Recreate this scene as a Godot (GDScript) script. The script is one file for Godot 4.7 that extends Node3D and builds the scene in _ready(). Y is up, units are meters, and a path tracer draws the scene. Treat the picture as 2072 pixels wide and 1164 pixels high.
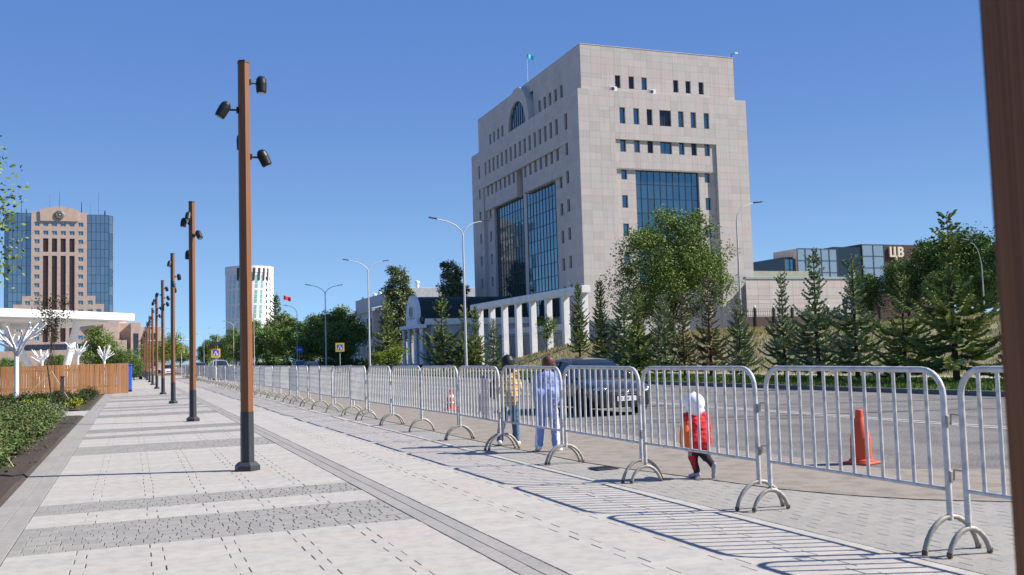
extends Node3D
# A street of pavement, crowd barriers and road in front of a stone office block. Units are metres, y up; the street runs along -Z.

# ------------------------------------------------------------------ mesh building
class MB:
	var v := PackedVector3Array()
	var n := PackedVector3Array()
	var c := PackedColorArray()
	var col := Color(1, 1, 1)
	var xf := Transform3D.IDENTITY
	func tri3(a: Vector3, b: Vector3, d: Vector3, na: Vector3, nb: Vector3, nd: Vector3) -> void:
		# a, b, d counter-clockwise seen from outside; stored clockwise
		v.append(xf * a); v.append(xf * d); v.append(xf * b)
		n.append(xf.basis * na); n.append(xf.basis * nd); n.append(xf.basis * nb)
		c.append(col); c.append(col); c.append(col)
	func tri(a: Vector3, b: Vector3, d: Vector3) -> void:
		var nn := (b - a).cross(d - a).normalized()
		tri3(a, b, d, nn, nn, nn)
	func quad(a: Vector3, b: Vector3, d: Vector3, e: Vector3) -> void:
		var nn := (d - a).cross(e - b).normalized()
		tri3(a, b, d, nn, nn, nn)
		tri3(a, d, e, nn, nn, nn)
	func quadn(a: Vector3, b: Vector3, d: Vector3, e: Vector3, na: Vector3, nb: Vector3, nd: Vector3, ne: Vector3) -> void:
		tri3(a, b, d, na, nb, nd)
		tri3(a, d, e, na, nd, ne)
	func box(ct: Vector3, sz: Vector3, bv := 0.0, bs := Basis.IDENTITY) -> void:
		var h := sz * 0.5
		var ax := [bs.x, bs.y, bs.z]
		for k in 3:
			for s in [-1.0, 1.0]:
				var w: Vector3 = ax[k] * s
				var u: Vector3 = ax[(k + 1) % 3]
				var t: Vector3 = ax[(k + 2) % 3] * s
				var hu: float = h[(k + 1) % 3] - bv
				var ht: float = h[(k + 2) % 3] - bv
				var o: Vector3 = ct + w * h[k]
				quad(o - u * hu - t * ht, o + u * hu - t * ht, o + u * hu + t * ht, o - u * hu + t * ht)
		if bv > 0.0:
			for k in 3:
				var e: Vector3 = ax[k]
				var a1: Vector3 = ax[(k + 1) % 3]
				var a2: Vector3 = ax[(k + 2) % 3]
				var le: float = h[k] - bv
				var h1: float = h[(k + 1) % 3]
				var h2: float = h[(k + 2) % 3]
				for s1 in [-1.0, 1.0]:
					for s2 in [-1.0, 1.0]:
						var p: Vector3 = ct + a1 * s1 * h1 + a2 * s2 * (h2 - bv)
						var q: Vector3 = ct + a1 * s1 * (h1 - bv) + a2 * s2 * h2
						if s1 * s2 > 0:
							quad(p - e * le, q - e * le, q + e * le, p + e * le)
						else:
							quad(q - e * le, p - e * le, p + e * le, q + e * le)
			for sx in [-1.0, 1.0]:
				for sy in [-1.0, 1.0]:
					for sz2 in [-1.0, 1.0]:
						var p1: Vector3 = ct + bs * Vector3(sx * h.x, sy * (h.y - bv), sz2 * (h.z - bv))
						var p2: Vector3 = ct + bs * Vector3(sx * (h.x - bv), sy * h.y, sz2 * (h.z - bv))
						var p3: Vector3 = ct + bs * Vector3(sx * (h.x - bv), sy * (h.y - bv), sz2 * h.z)
						if sx * sy * sz2 > 0:
							tri(p1, p2, p3)
						else:
							tri(p1, p3, p2)
	func span(a: Vector3, b: Vector3, bv := 0.0) -> void:
		box((a + b) * 0.5, (b - a).abs(), bv)
	func tube(pts: Array, rad, sides := 8, caps := true, phase := 0.0) -> void:
		var m := pts.size()
		var prev_u := Vector3.ZERO
		var rings := []
		var norms := []
		for i in m:
			var p: Vector3 = pts[i]
			var d: Vector3
			if i == 0: d = pts[1] - pts[0]
			elif i == m - 1: d = pts[m - 1] - pts[m - 2]
			else: d = (pts[i + 1] - pts[i]).normalized() + (pts[i] - pts[i - 1]).normalized()
			d = d.normalized()
			var u: Vector3
			if prev_u == Vector3.ZERO:
				u = d.cross(Vector3.UP if absf(d.y) < 0.9 else Vector3.RIGHT).normalized()
			else:
				u = (prev_u - d * prev_u.dot(d)).normalized()
			prev_u = u
			var w := d.cross(u)
			var r: float = rad[i] if rad is Array else rad
			var ring := []
			var nn := []
			for k in sides:
				var a := TAU * k / sides + phase
				var o := u * cos(a) + w * sin(a)
				ring.append(p + o * r)
				nn.append(o)
			rings.append(ring)
			norms.append(nn)
		for i in m - 1:
			for k in sides:
				var k2 := (k + 1) % sides
				quadn(rings[i][k], rings[i][k2], rings[i + 1][k2], rings[i + 1][k], norms[i][k], norms[i][k2], norms[i + 1][k2], norms[i + 1][k])
		if caps:
			for k in range(1, sides - 1):
				tri(rings[0][0], rings[0][k + 1], rings[0][k])
				tri(rings[m - 1][0], rings[m - 1][k], rings[m - 1][k + 1])
	func prism(at: Vector3, r0: float, r1: float, h: float, sides: int, phase := 0.0) -> void:
		for k in sides:
			var a := TAU * k / sides + phase
			var b := TAU * (k + 1) / sides + phase
			var p := Vector3(cos(a), 0, -sin(a))
			var q := Vector3(cos(b), 0, -sin(b))
			quad(at + p * r0, at + q * r0, at + q * r1 + Vector3(0, h, 0), at + p * r1 + Vector3(0, h, 0))
			tri(at + Vector3(0, h, 0), at + p * r1 + Vector3(0, h, 0), at + q * r1 + Vector3(0, h, 0))
			tri(at, at + q * r0, at + p * r0)
	func lathe(prof: Array, sides: int, at := Vector3.ZERO, bs := Basis.IDENTITY) -> void:
		# profile of Vector2(radius, height), from the bottom up
		for i in prof.size() - 1:
			var p0: Vector2 = prof[i]
			var p1: Vector2 = prof[i + 1]
			var t := (p1 - p0).normalized()
			for k in sides:
				var a := TAU * k / sides
				var b := TAU * (k + 1) / sides
				var ea := Vector3(cos(a), 0, -sin(a))
				var eb := Vector3(cos(b), 0, -sin(b))
				var na := bs * (ea * t.y - Vector3(0, t.x, 0))
				var nb := bs * (eb * t.y - Vector3(0, t.x, 0))
				quadn(at + bs * (ea * p0.x + Vector3(0, p0.y, 0)), at + bs * (eb * p0.x + Vector3(0, p0.y, 0)), at + bs * (eb * p1.x + Vector3(0, p1.y, 0)), at + bs * (ea * p1.x + Vector3(0, p1.y, 0)), na, nb, nb, na)
	func sphere(at: Vector3, r: Vector3, sides := 12, stacks := 8) -> void:
		for i in stacks:
			var t0 := PI * i / stacks - PI / 2
			var t1 := PI * (i + 1) / stacks - PI / 2
			for k in sides:
				var a := TAU * k / sides
				var b := TAU * (k + 1) / sides
				var f := [Vector3(cos(a) * cos(t0), sin(t0), -sin(a) * cos(t0)), Vector3(cos(b) * cos(t0), sin(t0), -sin(b) * cos(t0)), Vector3(cos(b) * cos(t1), sin(t1), -sin(b) * cos(t1)), Vector3(cos(a) * cos(t1), sin(t1), -sin(a) * cos(t1))]
				quadn(at + f[0] * r, at + f[1] * r, at + f[2] * r, at + f[3] * r, (f[0] / r).normalized(), (f[1] / r).normalized(), (f[2] / r).normalized(), (f[3] / r).normalized())
	func plate(poly: PackedVector2Array, y0: float, y1: float) -> void:
		# polygon in (x, z), counter-clockwise seen from above or not; top and side faces, and underside
		var p := poly
		var area := 0.0
		for i in p.size():
			var q := p[(i + 1) % p.size()]
			area += p[i].x * q.y - q.x * p[i].y
		if area > 0:
			p.reverse()
		var ix := Geometry2D.triangulate_polygon(p)
		for i in range(0, ix.size(), 3):
			var a := p[ix[i]]
			var b := p[ix[i + 1]]
			var d := p[ix[i + 2]]
			if (b - a).cross(d - a) > 0:
				var s := b
				b = d
				d = s
			tri(Vector3(a.x, y1, a.y), Vector3(b.x, y1, b.y), Vector3(d.x, y1, d.y))
			if y1 - y0 > 0.0005:
				tri(Vector3(a.x, y0, a.y), Vector3(d.x, y0, d.y), Vector3(b.x, y0, b.y))
		if y1 - y0 > 0.0005:
			for i in p.size():
				var a := p[i]
				var b := p[(i + 1) % p.size()]
				quad(Vector3(a.x, y0, a.y), Vector3(b.x, y0, b.y), Vector3(b.x, y1, b.y), Vector3(a.x, y1, a.y))
	func mesh() -> ArrayMesh:
		var am := ArrayMesh.new()
		var arr := []
		arr.resize(Mesh.ARRAY_MAX)
		arr[Mesh.ARRAY_VERTEX] = v
		arr[Mesh.ARRAY_NORMAL] = n
		arr[Mesh.ARRAY_COLOR] = c
		am.add_surface_from_arrays(Mesh.PRIMITIVE_TRIANGLES, arr)
		return am

var M := {}
var used := {}
var rng := RandomNumberGenerator.new()

func numbered(called: String) -> String:
	var k: int = used.get(called, 0)
	used[called] = k + 1
	return called if k == 0 else "%s_%03d" % [called, k]

func tag(o: Node, label := "", category := "", group := "", kind := "") -> Node:
	if label != "": o.set_meta("label", label)
	if category != "": o.set_meta("category", category)
	if group != "": o.set_meta("group", group)
	if kind != "": o.set_meta("kind", kind)
	return o

func thing(called: String, label: String, category: String, at := Vector3.ZERO, turn := 0.0, group := "") -> Node3D:
	var o := Node3D.new()
	o.name = numbered(called)
	add_child(o)
	o.position = at
	o.rotation.y = turn
	tag(o, label, category, group)
	return o

func part(called: String, mesh, m: Material, parent: Node) -> MeshInstance3D:
	var o := MeshInstance3D.new()
	o.name = called if parent != self else numbered(called)
	o.mesh = mesh.mesh() if mesh is MB else mesh
	o.material_override = m
	parent.add_child(o, true)
	return o

func struct(called: String, mesh, m: Material) -> MeshInstance3D:
	var o := part(called, mesh, m, self)
	o.set_meta("kind", "structure")
	return o

func copy(o: Node3D, at: Vector3, turn := 0.0, sc := Vector3.ONE, label := "") -> Node3D:
	var r: Node3D = o.duplicate()
	r.name = numbered(String(o.name).rstrip("0123456789").trim_suffix("_"))
	add_child(r)
	r.position = at
	r.rotation.y = turn
	r.scale = sc
	if label != "": r.set_meta("label", label)
	return r

func boxm(sz: Vector3, bv := 0.0) -> ArrayMesh:
	var b := MB.new()
	b.box(Vector3.ZERO, sz, bv)
	return b.mesh()

# ------------------------------------------------------------------ textures and materials
func noise_image(seed_: int, freq: float, lo: float, hi: float, octaves := 4, size := 512, kind := FastNoiseLite.TYPE_SIMPLEX_SMOOTH) -> Image:
	var f := FastNoiseLite.new()
	f.seed = seed_
	f.noise_type = kind
	f.frequency = freq
	f.fractal_octaves = octaves
	var im := f.get_seamless_image(size, size)
	im.convert(Image.FORMAT_L8)
	var d := im.get_data()
	for i in d.size():
		d[i] = int(255.0 * clampf(lo + (hi - lo) * d[i] / 255.0, 0, 1))
	return Image.create_from_data(size, size, false, Image.FORMAT_L8, d)

func tex(im: Image) -> ImageTexture:
	im.generate_mipmaps()
	return ImageTexture.create_from_image(im)

func streak_image(seed_: int, nx: float, ny: float, lo: float, hi: float, w := 512, h := 512) -> Image:
	# noise stretched along one axis: wood grain, rain streaks
	var f := FastNoiseLite.new()
	f.seed = seed_
	f.frequency = 1.0
	f.fractal_octaves = 4
	var d := PackedByteArray()
	d.resize(w * h)
	for y in h:
		for x in w:
			var fx := float(x) / w
			var fy := float(y) / h
			var a := f.get_noise_2d(fx * nx, fy * ny)
			var b := f.get_noise_2d((fx - 1.0) * nx, fy * ny)
			var val := lerpf(a, b, fx)
			d[y * w + x] = int(255.0 * clampf(lo + (hi - lo) * (val * 0.9 + 0.5), 0, 1))
	return Image.create_from_data(w, h, false, Image.FORMAT_L8, d)

func mat(key: String, lin: Color, rough := 0.8, metal := 0.0) -> StandardMaterial3D:
	var m := StandardMaterial3D.new()
	m.resource_name = key
	m.albedo_color = lin.linear_to_srgb()
	m.roughness = rough
	m.metallic = metal
	m.metallic_specular = 0.4
	M[key] = m
	return m

func vmat(key: String, rough := 0.85) -> StandardMaterial3D:
	var m := mat(key, Color(1, 1, 1), rough)
	m.vertex_color_use_as_albedo = true
	return m

func grain(m: StandardMaterial3D, t: Texture2D, scale_: Vector3, nt: Texture2D = null, ns := 0.5, world := true) -> StandardMaterial3D:
	m.albedo_texture = t
	m.uv1_triplanar = true
	m.uv1_world_triplanar = world
	m.uv1_scale = scale_
	if nt:
		m.normal_enabled = true
		m.normal_texture = nt
		m.normal_scale = ns
	return m

var T := {}
func make_materials() -> void:
	var fine := noise_image(3, 0.09, 0.74, 1.12, 4)
	T.fine = tex(fine)
	T.speck = tex(noise_image(5, 0.35, 0.62, 1.2, 3))
	T.blotch = tex(noise_image(9, 0.012, 0.80, 1.12, 5))
	T.soft = tex(noise_image(12, 0.02, 0.93, 1.05, 4))
	var bump := noise_image(21, 0.25, 0, 1, 3)
	bump.convert(Image.FORMAT_RGBA8)
	bump.bump_map_to_normal_map(3.0)
	T.bump = tex(bump)
	T.wood = tex(streak_image(31, 70.0, 1.6, 0.74, 1.14))
	T.rain = tex(streak_image(41, 24.0, 4.0, 0.95, 1.05))
	var tones := [Color(0.375, 0.355, 0.318), Color(0.385, 0.363, 0.325), Color(0.365, 0.348, 0.315), Color(0.39, 0.358, 0.315), Color(0.37, 0.352, 0.322), Color(0.40, 0.378, 0.338)]
	for i in tones.size():
		grain(mat("slab%d" % i, tones[i], 0.82), T.soft, Vector3(0.55, 0.55, 0.55), T.bump, 0.15)
	var greys := [Color(0.250, 0.244, 0.221), Color(0.268, 0.261, 0.237), Color(0.238, 0.234, 0.215), Color(0.282, 0.273, 0.246)]
	for i in greys.size():
		grain(mat("cobble%d" % i, greys[i], 0.85), T.soft, Vector3(1.7, 1.7, 1.7))
	var borders := [Color(0.268, 0.260, 0.237), Color(0.282, 0.271, 0.246), Color(0.259, 0.252, 0.232), Color(0.291, 0.276, 0.250)]
	for i in borders.size():
		grain(mat("border%d" % i, borders[i], 0.85), T.soft, Vector3(0.9, 0.9, 0.9))
	grain(vmat("slab_v", 0.82), T.soft, Vector3(0.55, 0.55, 0.55), T.bump, 0.15)
	grain(vmat("cobble_v", 0.85), T.soft, Vector3(1.7, 1.7, 1.7))
	grain(mat("joint", Color(0.19, 0.18, 0.16), 0.95), T.speck, Vector3(3, 3, 3))
	var asphalt := grain(mat("asphalt", Color(0.205, 0.195, 0.183), 0.9), T.blotch, Vector3(0.11, 0.11, 0.11))
	asphalt.detail_enabled = true
	asphalt.detail_blend_mode = BaseMaterial3D.BLEND_MODE_MUL
	asphalt.detail_albedo = T.speck
	asphalt.uv2_triplanar = true
	asphalt.uv2_world_triplanar = true
	asphalt.uv2_scale = Vector3(0.63, 0.63, 0.63)
	var apron := grain(mat("asphalt_apron", Color(0.245, 0.215, 0.18), 0.92), T.soft, Vector3(0.23, 0.23, 0.23), T.bump, 0.2)
	apron.detail_enabled = true
	apron.detail_blend_mode = BaseMaterial3D.BLEND_MODE_MUL
	apron.detail_albedo = T.soft
	apron.uv2_triplanar = true
	apron.uv2_world_triplanar = true
	apron.uv2_scale = Vector3(1.9, 1.9, 1.9)
	grain(mat("tar", Color(0.045, 0.045, 0.047), 0.7), T.fine, Vector3(2, 2, 2))
	grain(mat("paint", Color(0.48, 0.48, 0.46), 0.7), T.speck, Vector3(1.3, 1.3, 1.3))
	grain(mat("kerb", Color(0.17, 0.168, 0.165), 0.9), T.fine, Vector3(1.2, 1.2, 1.2))
	grain(mat("path_far", Color(0.5, 0.48, 0.44), 0.9), T.fine, Vector3(0.8, 0.8, 0.8))
	grain(mat("soil", Color(0.075, 0.06, 0.048), 1.0), T.speck, Vector3(1.6, 1.6, 1.6), T.bump, 1.0)
	grain(mat("earth", Color(0.13, 0.125, 0.075), 1.0), T.blotch, Vector3(0.2, 0.2, 0.2), T.bump, 0.5)
	grain(mat("lawn", Color(0.075, 0.115, 0.028), 1.0), T.blotch, Vector3(0.4, 0.4, 0.4))
	grain(mat("dry_lawn", Color(0.30, 0.26, 0.14), 1.0), T.blotch, Vector3(0.14, 0.14, 0.14), T.bump, 0.5)
	grain(mat("plaza", Color(0.42, 0.41, 0.39), 0.9), T.blotch, Vector3(0.1, 0.1, 0.1))
	# lamp posts, barriers
	grain(mat("timber", Color(0.222, 0.092, 0.038), 0.55), T.wood, Vector3(2.2, 0.35, 2.2), null, 0.5, false)
	grain(mat("post_steel", Color(0.055, 0.06, 0.068), 0.45, 0.2), T.fine, Vector3(1.5, 1.5, 1.5))
	mat("black_metal", Color(0.022, 0.023, 0.025), 0.42, 0.3)
	mat("lens", Color(0.35, 0.35, 0.34), 0.15)
	var gl := grain(mat("galvanised", Color(0.56, 0.56, 0.545), 0.5, 0.1), T.blotch, Vector3(1.1, 1.1, 1.1), null, 0, true)
	gl.detail_enabled = true
	gl.detail_blend_mode = BaseMaterial3D.BLEND_MODE_MUL
	gl.detail_albedo = T.soft
	gl.uv2_triplanar = true
	gl.uv2_world_triplanar = true
	gl.uv2_scale = Vector3(4, 4, 4)
	grain(mat("foot_steel", Color(0.36, 0.345, 0.30), 0.6, 0.2), T.blotch, Vector3(2.3, 2.3, 2.3))
	grain(mat("rust", Color(0.15, 0.11, 0.075), 0.9), T.speck, Vector3(4, 4, 4))
	# buildings
	var stones := [Color(0.485, 0.45, 0.42), Color(0.505, 0.46, 0.43), Color(0.465, 0.443, 0.422), Color(0.49, 0.43, 0.405), Color(0.48, 0.455, 0.43), Color(0.445, 0.412, 0.388)]
	for i in stones.size():
		grain(mat("stone%d" % i, stones[i], 0.8), T.rain, Vector3(0.12, 0.03, 0.12))
	grain(vmat("stone_v", 0.8), T.rain, Vector3(0.12, 0.03, 0.12))
	grain(mat("stone_back", Color(0.475, 0.435, 0.405), 0.9), T.fine, Vector3(0.3, 0.3, 0.3))
	var gc := [Color(0.155, 0.27, 0.315), Color(0.165, 0.285, 0.325), Color(0.14, 0.245, 0.295), Color(0.16, 0.275, 0.325)]
	for i in gc.size():
		mat("glass%d" % i, gc[i], 0.04, 0.85)
	mat("glass_dark", Color(0.05, 0.07, 0.085), 0.06, 0.55)
	mat("glass_light", Color(0.34, 0.48, 0.58), 0.05, 0.9)
	mat("tower_glass", Color(0.21, 0.30, 0.36), 0.06, 0.75)
	mat("tower_glass_b", Color(0.235, 0.33, 0.39), 0.06, 0.75)
	grain(mat("concrete", Color(0.42, 0.41, 0.40), 0.9), T.soft, Vector3(0.1, 0.1, 0.1))
	mat("frame_dark", Color(0.035, 0.04, 0.045), 0.5)
	mat("frame_brown", Color(0.06, 0.035, 0.03), 0.5)
	grain(mat("tan_wall", Color(0.49, 0.375, 0.305), 0.85), T.soft, Vector3(0.05, 0.05, 0.05))
	mat("brown_glass", Color(0.075, 0.045, 0.04), 0.12, 0.4)
	grain(mat("white_wall", Color(0.74, 0.74, 0.735), 0.75), T.soft, Vector3(0.07, 0.07, 0.07))
	grain(mat("white_paint", Color(0.80, 0.80, 0.80), 0.5), T.soft, Vector3(0.3, 0.3, 0.3))
	mat("turquoise", Color(0.22, 0.52, 0.50), 0.12, 0.3)
	mat("grey_glass", Color(0.33, 0.42, 0.47), 0.1, 0.5)
	grain(mat("plaster", Color(0.44, 0.46, 0.475), 0.85), T.soft, Vector3(0.08, 0.08, 0.08))
	grain(mat("green_roof", Color(0.022, 0.045, 0.04), 0.55), T.fine, Vector3(0.2, 0.2, 0.2))
	grain(mat("grey_roof", Color(0.30, 0.36, 0.35), 0.5, 0.3), T.soft, Vector3(0.1, 0.1, 0.1))
	grain(mat("pale_green", Color(0.32, 0.335, 0.25), 0.8), T.soft, Vector3(0.1, 0.1, 0.1))
	grain(mat("pink_roof", Color(0.50, 0.27, 0.26), 0.7), T.soft, Vector3(0.08, 0.08, 0.08))
	mat("letter_cream", Color(0.68, 0.62, 0.5), 0.6)
	grain(mat("fence_brown", Color(0.095, 0.07, 0.06), 0.8), T.fine, Vector3(0.5, 0.5, 0.5))
	var woods := [Color(0.44, 0.215, 0.085), Color(0.50, 0.255, 0.105), Color(0.38, 0.175, 0.066), Color(0.47, 0.225, 0.085), Color(0.42, 0.20, 0.09)]
	for i in woods.size():
		grain(mat("board%d" % i, woods[i], 0.7), T.wood, Vector3(1.6, 0.3, 1.6), null, 0.5, true)
	# plants
	for k in ["needles", "leaves", "bark_v"]:
		vmat(k, 0.85).metallic_specular = 0.25
	M.needles.backlight_enabled = true
	M.needles.backlight = Color(0.10, 0.12, 0.06)
	M.leaves.backlight_enabled = true
	M.leaves.backlight = Color(0.16, 0.22, 0.05)
	grain(mat("bark", Color(0.085, 0.068, 0.052), 0.95), T.speck, Vector3(2, 0.6, 2), T.bump, 1.0, false)
	grain(mat("pale_bark", Color(0.23, 0.2, 0.165), 0.95), T.speck, Vector3(2, 0.6, 2), null, 0, false)
	# objects
	mat("red", Color(0.55, 0.02, 0.018), 0.6)
	mat("cone_orange", Color(0.60, 0.075, 0.028), 0.55)
	mat("white_plastic", Color(0.75, 0.75, 0.75), 0.4)
	mat("sign_yellow", Color(0.85, 0.50, 0.01), 0.5)
	mat("sign_blue", Color(0.012, 0.11, 0.50), 0.45)
	mat("blue_plastic", Color(0.02, 0.13, 0.62), 0.5)
	mat("black", Color(0.012, 0.012, 0.013), 0.6)
	mat("rubber", Color(0.018, 0.018, 0.019), 0.85)
	mat("chrome", Color(0.62, 0.62, 0.63), 0.12, 1.0)
	mat("rim", Color(0.36, 0.36, 0.37), 0.3, 0.8)
	mat("flag_teal", Color(0.05, 0.42, 0.48), 0.8)
	mat("rope", Color(0.55, 0.45, 0.3), 0.9)
	mat("emblem", Color(0.22, 0.22, 0.19), 0.5, 0.3)
	for kc in [["paint_dark", Color(0.022, 0.023, 0.03)], ["paint_white", Color(0.72, 0.72, 0.72)], ["paint_black", Color(0.012, 0.012, 0.014)], ["paint_navy", Color(0.02, 0.03, 0.06)], ["paint_silver", Color(0.42, 0.43, 0.44)]]:
		var pm := mat(kc[0], kc[1], 0.32, 0.15)
		pm.clearcoat_enabled = true
		pm.clearcoat = 1.0
		pm.clearcoat_roughness = 0.06
	var cg := mat("car_glass", Color(0.02, 0.028, 0.032), 0.03, 0.2)
	cg.metallic_specular = 0.7
	vmat("cloth_v", 0.9)
	vmat("skin_v", 0.6)
	mat("hair_black", Color(0.012, 0.011, 0.012), 0.5)
	mat("hair_auburn", Color(0.085, 0.032, 0.018), 0.55)
	mat("shoe_white", Color(0.62, 0.62, 0.62), 0.6)
	mat("shoe_grey", Color(0.30, 0.31, 0.36), 0.7)
	mat("cap_white", Color(0.74, 0.74, 0.80), 0.85)

func _ready() -> void:
	rng.seed = 20240519
	setup_view()
	make_materials()
	build_ground()
	build_paving()
	build_far_side()
	build_main_building()
	build_tower()
	build_other_buildings()
	build_left_side()
	build_trees()
	build_lamp_posts()
	build_barriers()
	build_street_furniture()
	build_vehicles()
	build_people()

func setup_view() -> void:
	var cam := Camera3D.new()
	cam.name = "camera"
	add_child(cam)
	cam.transform = Transform3D(Basis(Vector3(0.92858652, -0.02991362, 0.36990843), Vector3(0.00192405, 0.99712082, 0.07580484), Vector3(-0.37111099, -0.06967963, 0.92597051)), Vector3(0, 1.6, 0))
	cam.fov = 33.56
	cam.near = 0.05
	cam.far = 4000
	cam.current = true
	var lens := CameraAttributesPhysical.new()
	lens.frustum_focal_length = 39.797
	lens.frustum_focus_distance = 17.0
	lens.frustum_near = 0.05
	lens.frustum_far = 4000.0
	lens.exposure_aperture = 5.0
	cam.attributes = lens
	var we := WorldEnvironment.new()
	we.name = "world"
	var env := Environment.new()
	env.background_mode = Environment.BG_SKY
	var sk := ProceduralSkyMaterial.new()
	sk.sky_top_color = Color(0.0575, 0.131, 0.348).linear_to_srgb()
	sk.sky_horizon_color = Color(0.262, 0.455, 0.65).linear_to_srgb()
	sk.sky_curve = 0.0857
	sk.ground_horizon_color = Color(0.22, 0.24, 0.25).linear_to_srgb()
	sk.ground_bottom_color = Color(0.12, 0.12, 0.11).linear_to_srgb()
	sk.sun_angle_max = 12.0
	sk.energy_multiplier = 1.0
	var sky := Sky.new()
	sky.sky_material = sk
	env.sky = sky
	env.ambient_light_source = Environment.AMBIENT_SOURCE_SKY
	env.tonemap_mode = Environment.TONE_MAPPER_LINEAR
	env.tonemap_exposure = 1.75
	env.sdfgi_enabled = true
	env.ssao_enabled = true
	env.ssil_enabled = true
	we.environment = env
	add_child(we)
	var sun := DirectionalLight3D.new()
	sun.name = "sun"
	sun.light_color = Color(1.0, 0.965, 0.92)
	sun.light_energy = 1.6
	sun.light_angular_distance = 0.5
	sun.shadow_enabled = true
	add_child(sun)
	var el := deg_to_rad(40.0)
	sun.look_at_from_position(Vector3(0, 50, 0), Vector3(0, 50, 0) + Vector3(-0.928 * cos(el), -sin(el), -0.372 * cos(el)), Vector3.UP)

# ------------------------------------------------------------------ ground
func hill(x: float, z: float) -> float:
	var s := smoothstep(31.8, 41.0, x) * 2.4 + smoothstep(41.0, 53.0, x) * 0.75
	var t := 1.0 - 0.9 * smoothstep(82.0, 104.0, -z)
	return 0.13 + s * t

func sheet(x0: float, x1: float, z0: float, z1: float, y: float) -> MB:
	var b := MB.new()
	b.quad(Vector3(x0, y, z0), Vector3(x1, y, z0), Vector3(x1, y, z1), Vector3(x0, y, z1))
	return b

var KERB_CURVE := [Vector2(6.0, -150), Vector2(6.0, -16.1), Vector2(6.09, -12.7), Vector2(6.25, -11.5), Vector2(6.47, -10.45), Vector2(6.75, -8.93), Vector2(7.05, -8.2), Vector2(7.43, -7.6), Vector2(8.4, -6.7), Vector2(10.2, -5.9), Vector2(13.0, -5.4)]

func build_ground() -> void:
	struct("ground", sheet(-1500, 1500, 60, -2500, -0.06), M.earth)
	struct("plaza", sheet(-90, 1.0, -62.0, -330, -0.02), M.plaza)
	var ap := PackedVector2Array()
	for p in KERB_CURVE: ap.append(p)
	ap.append(Vector2(13.0, -5.4)); ap.append(Vector2(13.0, -6.6)); ap.append(Vector2(8.9, -9.6)); ap.append(Vector2(8.75, -13)); ap.append(Vector2(8.7, -150))
	var b := MB.new()
	var ap2 := PackedVector2Array()
	for i in ap.size():
		if i == 0 or ap[i].distance_to(ap[i - 1]) > 0.01: ap2.append(ap[i])
	b.plate(ap2, 0.008, 0.008)
	struct("road_apron", b, M.asphalt_apron)
	b = MB.new()
	b.plate(PackedVector2Array([Vector2(6.3, -900), Vector2(8.0, -150), Vector2(8.0, -9), Vector2(11, -5.6), Vector2(13, -5.45), Vector2(13, 40), Vector2(22.6, 40), Vector2(22.6, -900)]), 0.004, 0.004)
	var road := struct("road", b, M.asphalt)
	for x in [14.46, 14.74]:
		part("painted_line", sheet(x, x + 0.13, 40, -400, 0.009), M.paint, road)
	for s in [[22.2, 9.6, -15.5, -19.6, 0.05], [21.5, 15.6, -26.2, -28.0, 0.05], [14.3, 9.2, -17.2, -18.9, 0.04], [20.0, 8.9, -31.0, -34.5, 0.05]]:
		var m := MB.new()
		var px: float = s[0]
		var pz: float = s[2]
		var pw: float = s[4]
		for k in 14:
			var x2: float = lerpf(s[0], s[1], (k + 1) / 14.0)
			var z2: float = lerpf(s[2], s[3], (k + 1) / 14.0) + rng.randf_range(-0.08, 0.08)
			var w2: float = s[4] * rng.randf_range(0.6, 1.2)
			m.quad(Vector3(x2, 0.009, z2 + w2), Vector3(px, 0.009, pz + pw), Vector3(px, 0.009, pz - pw), Vector3(x2, 0.009, z2 - w2))
			px = x2
			pz = z2
			pw = w2
		part("tar_seam", m, M.tar, road)
	var k2 := MB.new()
	for i in 3:
		var a := Vector3(-0.19, 0.012, -0.16)
		k2.box(Vector3(0, 0.008, 0), Vector3(0.34, 0.012, 0.3), 0.003)
		break
	for i in 6:
		k2.box(Vector3(-0.13 + i * 0.052, 0.017, 0), Vector3(0.022, 0.008, 0.25), 0.002)
	var dr := part("drain_cover", k2, M.post_steel, self)
	dr.position = Vector3(5.98, 0.006, -11.76)
	tag(dr, "small dark square drain cover set in the paving by the road edge", "drain cover")

# ------------------------------------------------------------------ paving
var tile_cache := {}
func tile_mb(b: MB, at: Vector3, w: float, d: float, bev: float, simple := false) -> void:
	var x0 := at.x - w / 2
	var x1 := at.x + w / 2
	var z0 := at.z - d / 2
	var z1 := at.z + d / 2
	var y := at.y
	if simple:
		b.quad(Vector3(x0, y, z1), Vector3(x1, y, z1), Vector3(x1, y, z0), Vector3(x0, y, z0))
		return
	var e := bev
	var lo := y - 0.03
	b.quad(Vector3(x0 + e, y, z1 - e), Vector3(x1 - e, y, z1 - e), Vector3(x1 - e, y, z0 + e), Vector3(x0 + e, y, z0 + e))
	var o := [Vector3(x0, y - e, z1), Vector3(x1, y - e, z1), Vector3(x1, y - e, z0), Vector3(x0, y - e, z0)]
	var t := [Vector3(x0 + e, y, z1 - e), Vector3(x1 - e, y, z1 - e), Vector3(x1 - e, y, z0 + e), Vector3(x0 + e, y, z0 + e)]
	for i in 4:
		var j := (i + 1) % 4
		b.quad(o[i], o[j], t[j], t[i])
		b.quad(Vector3(o[i].x, lo, o[i].z), Vector3(o[j].x, lo, o[j].z), o[j], o[i])

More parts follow.
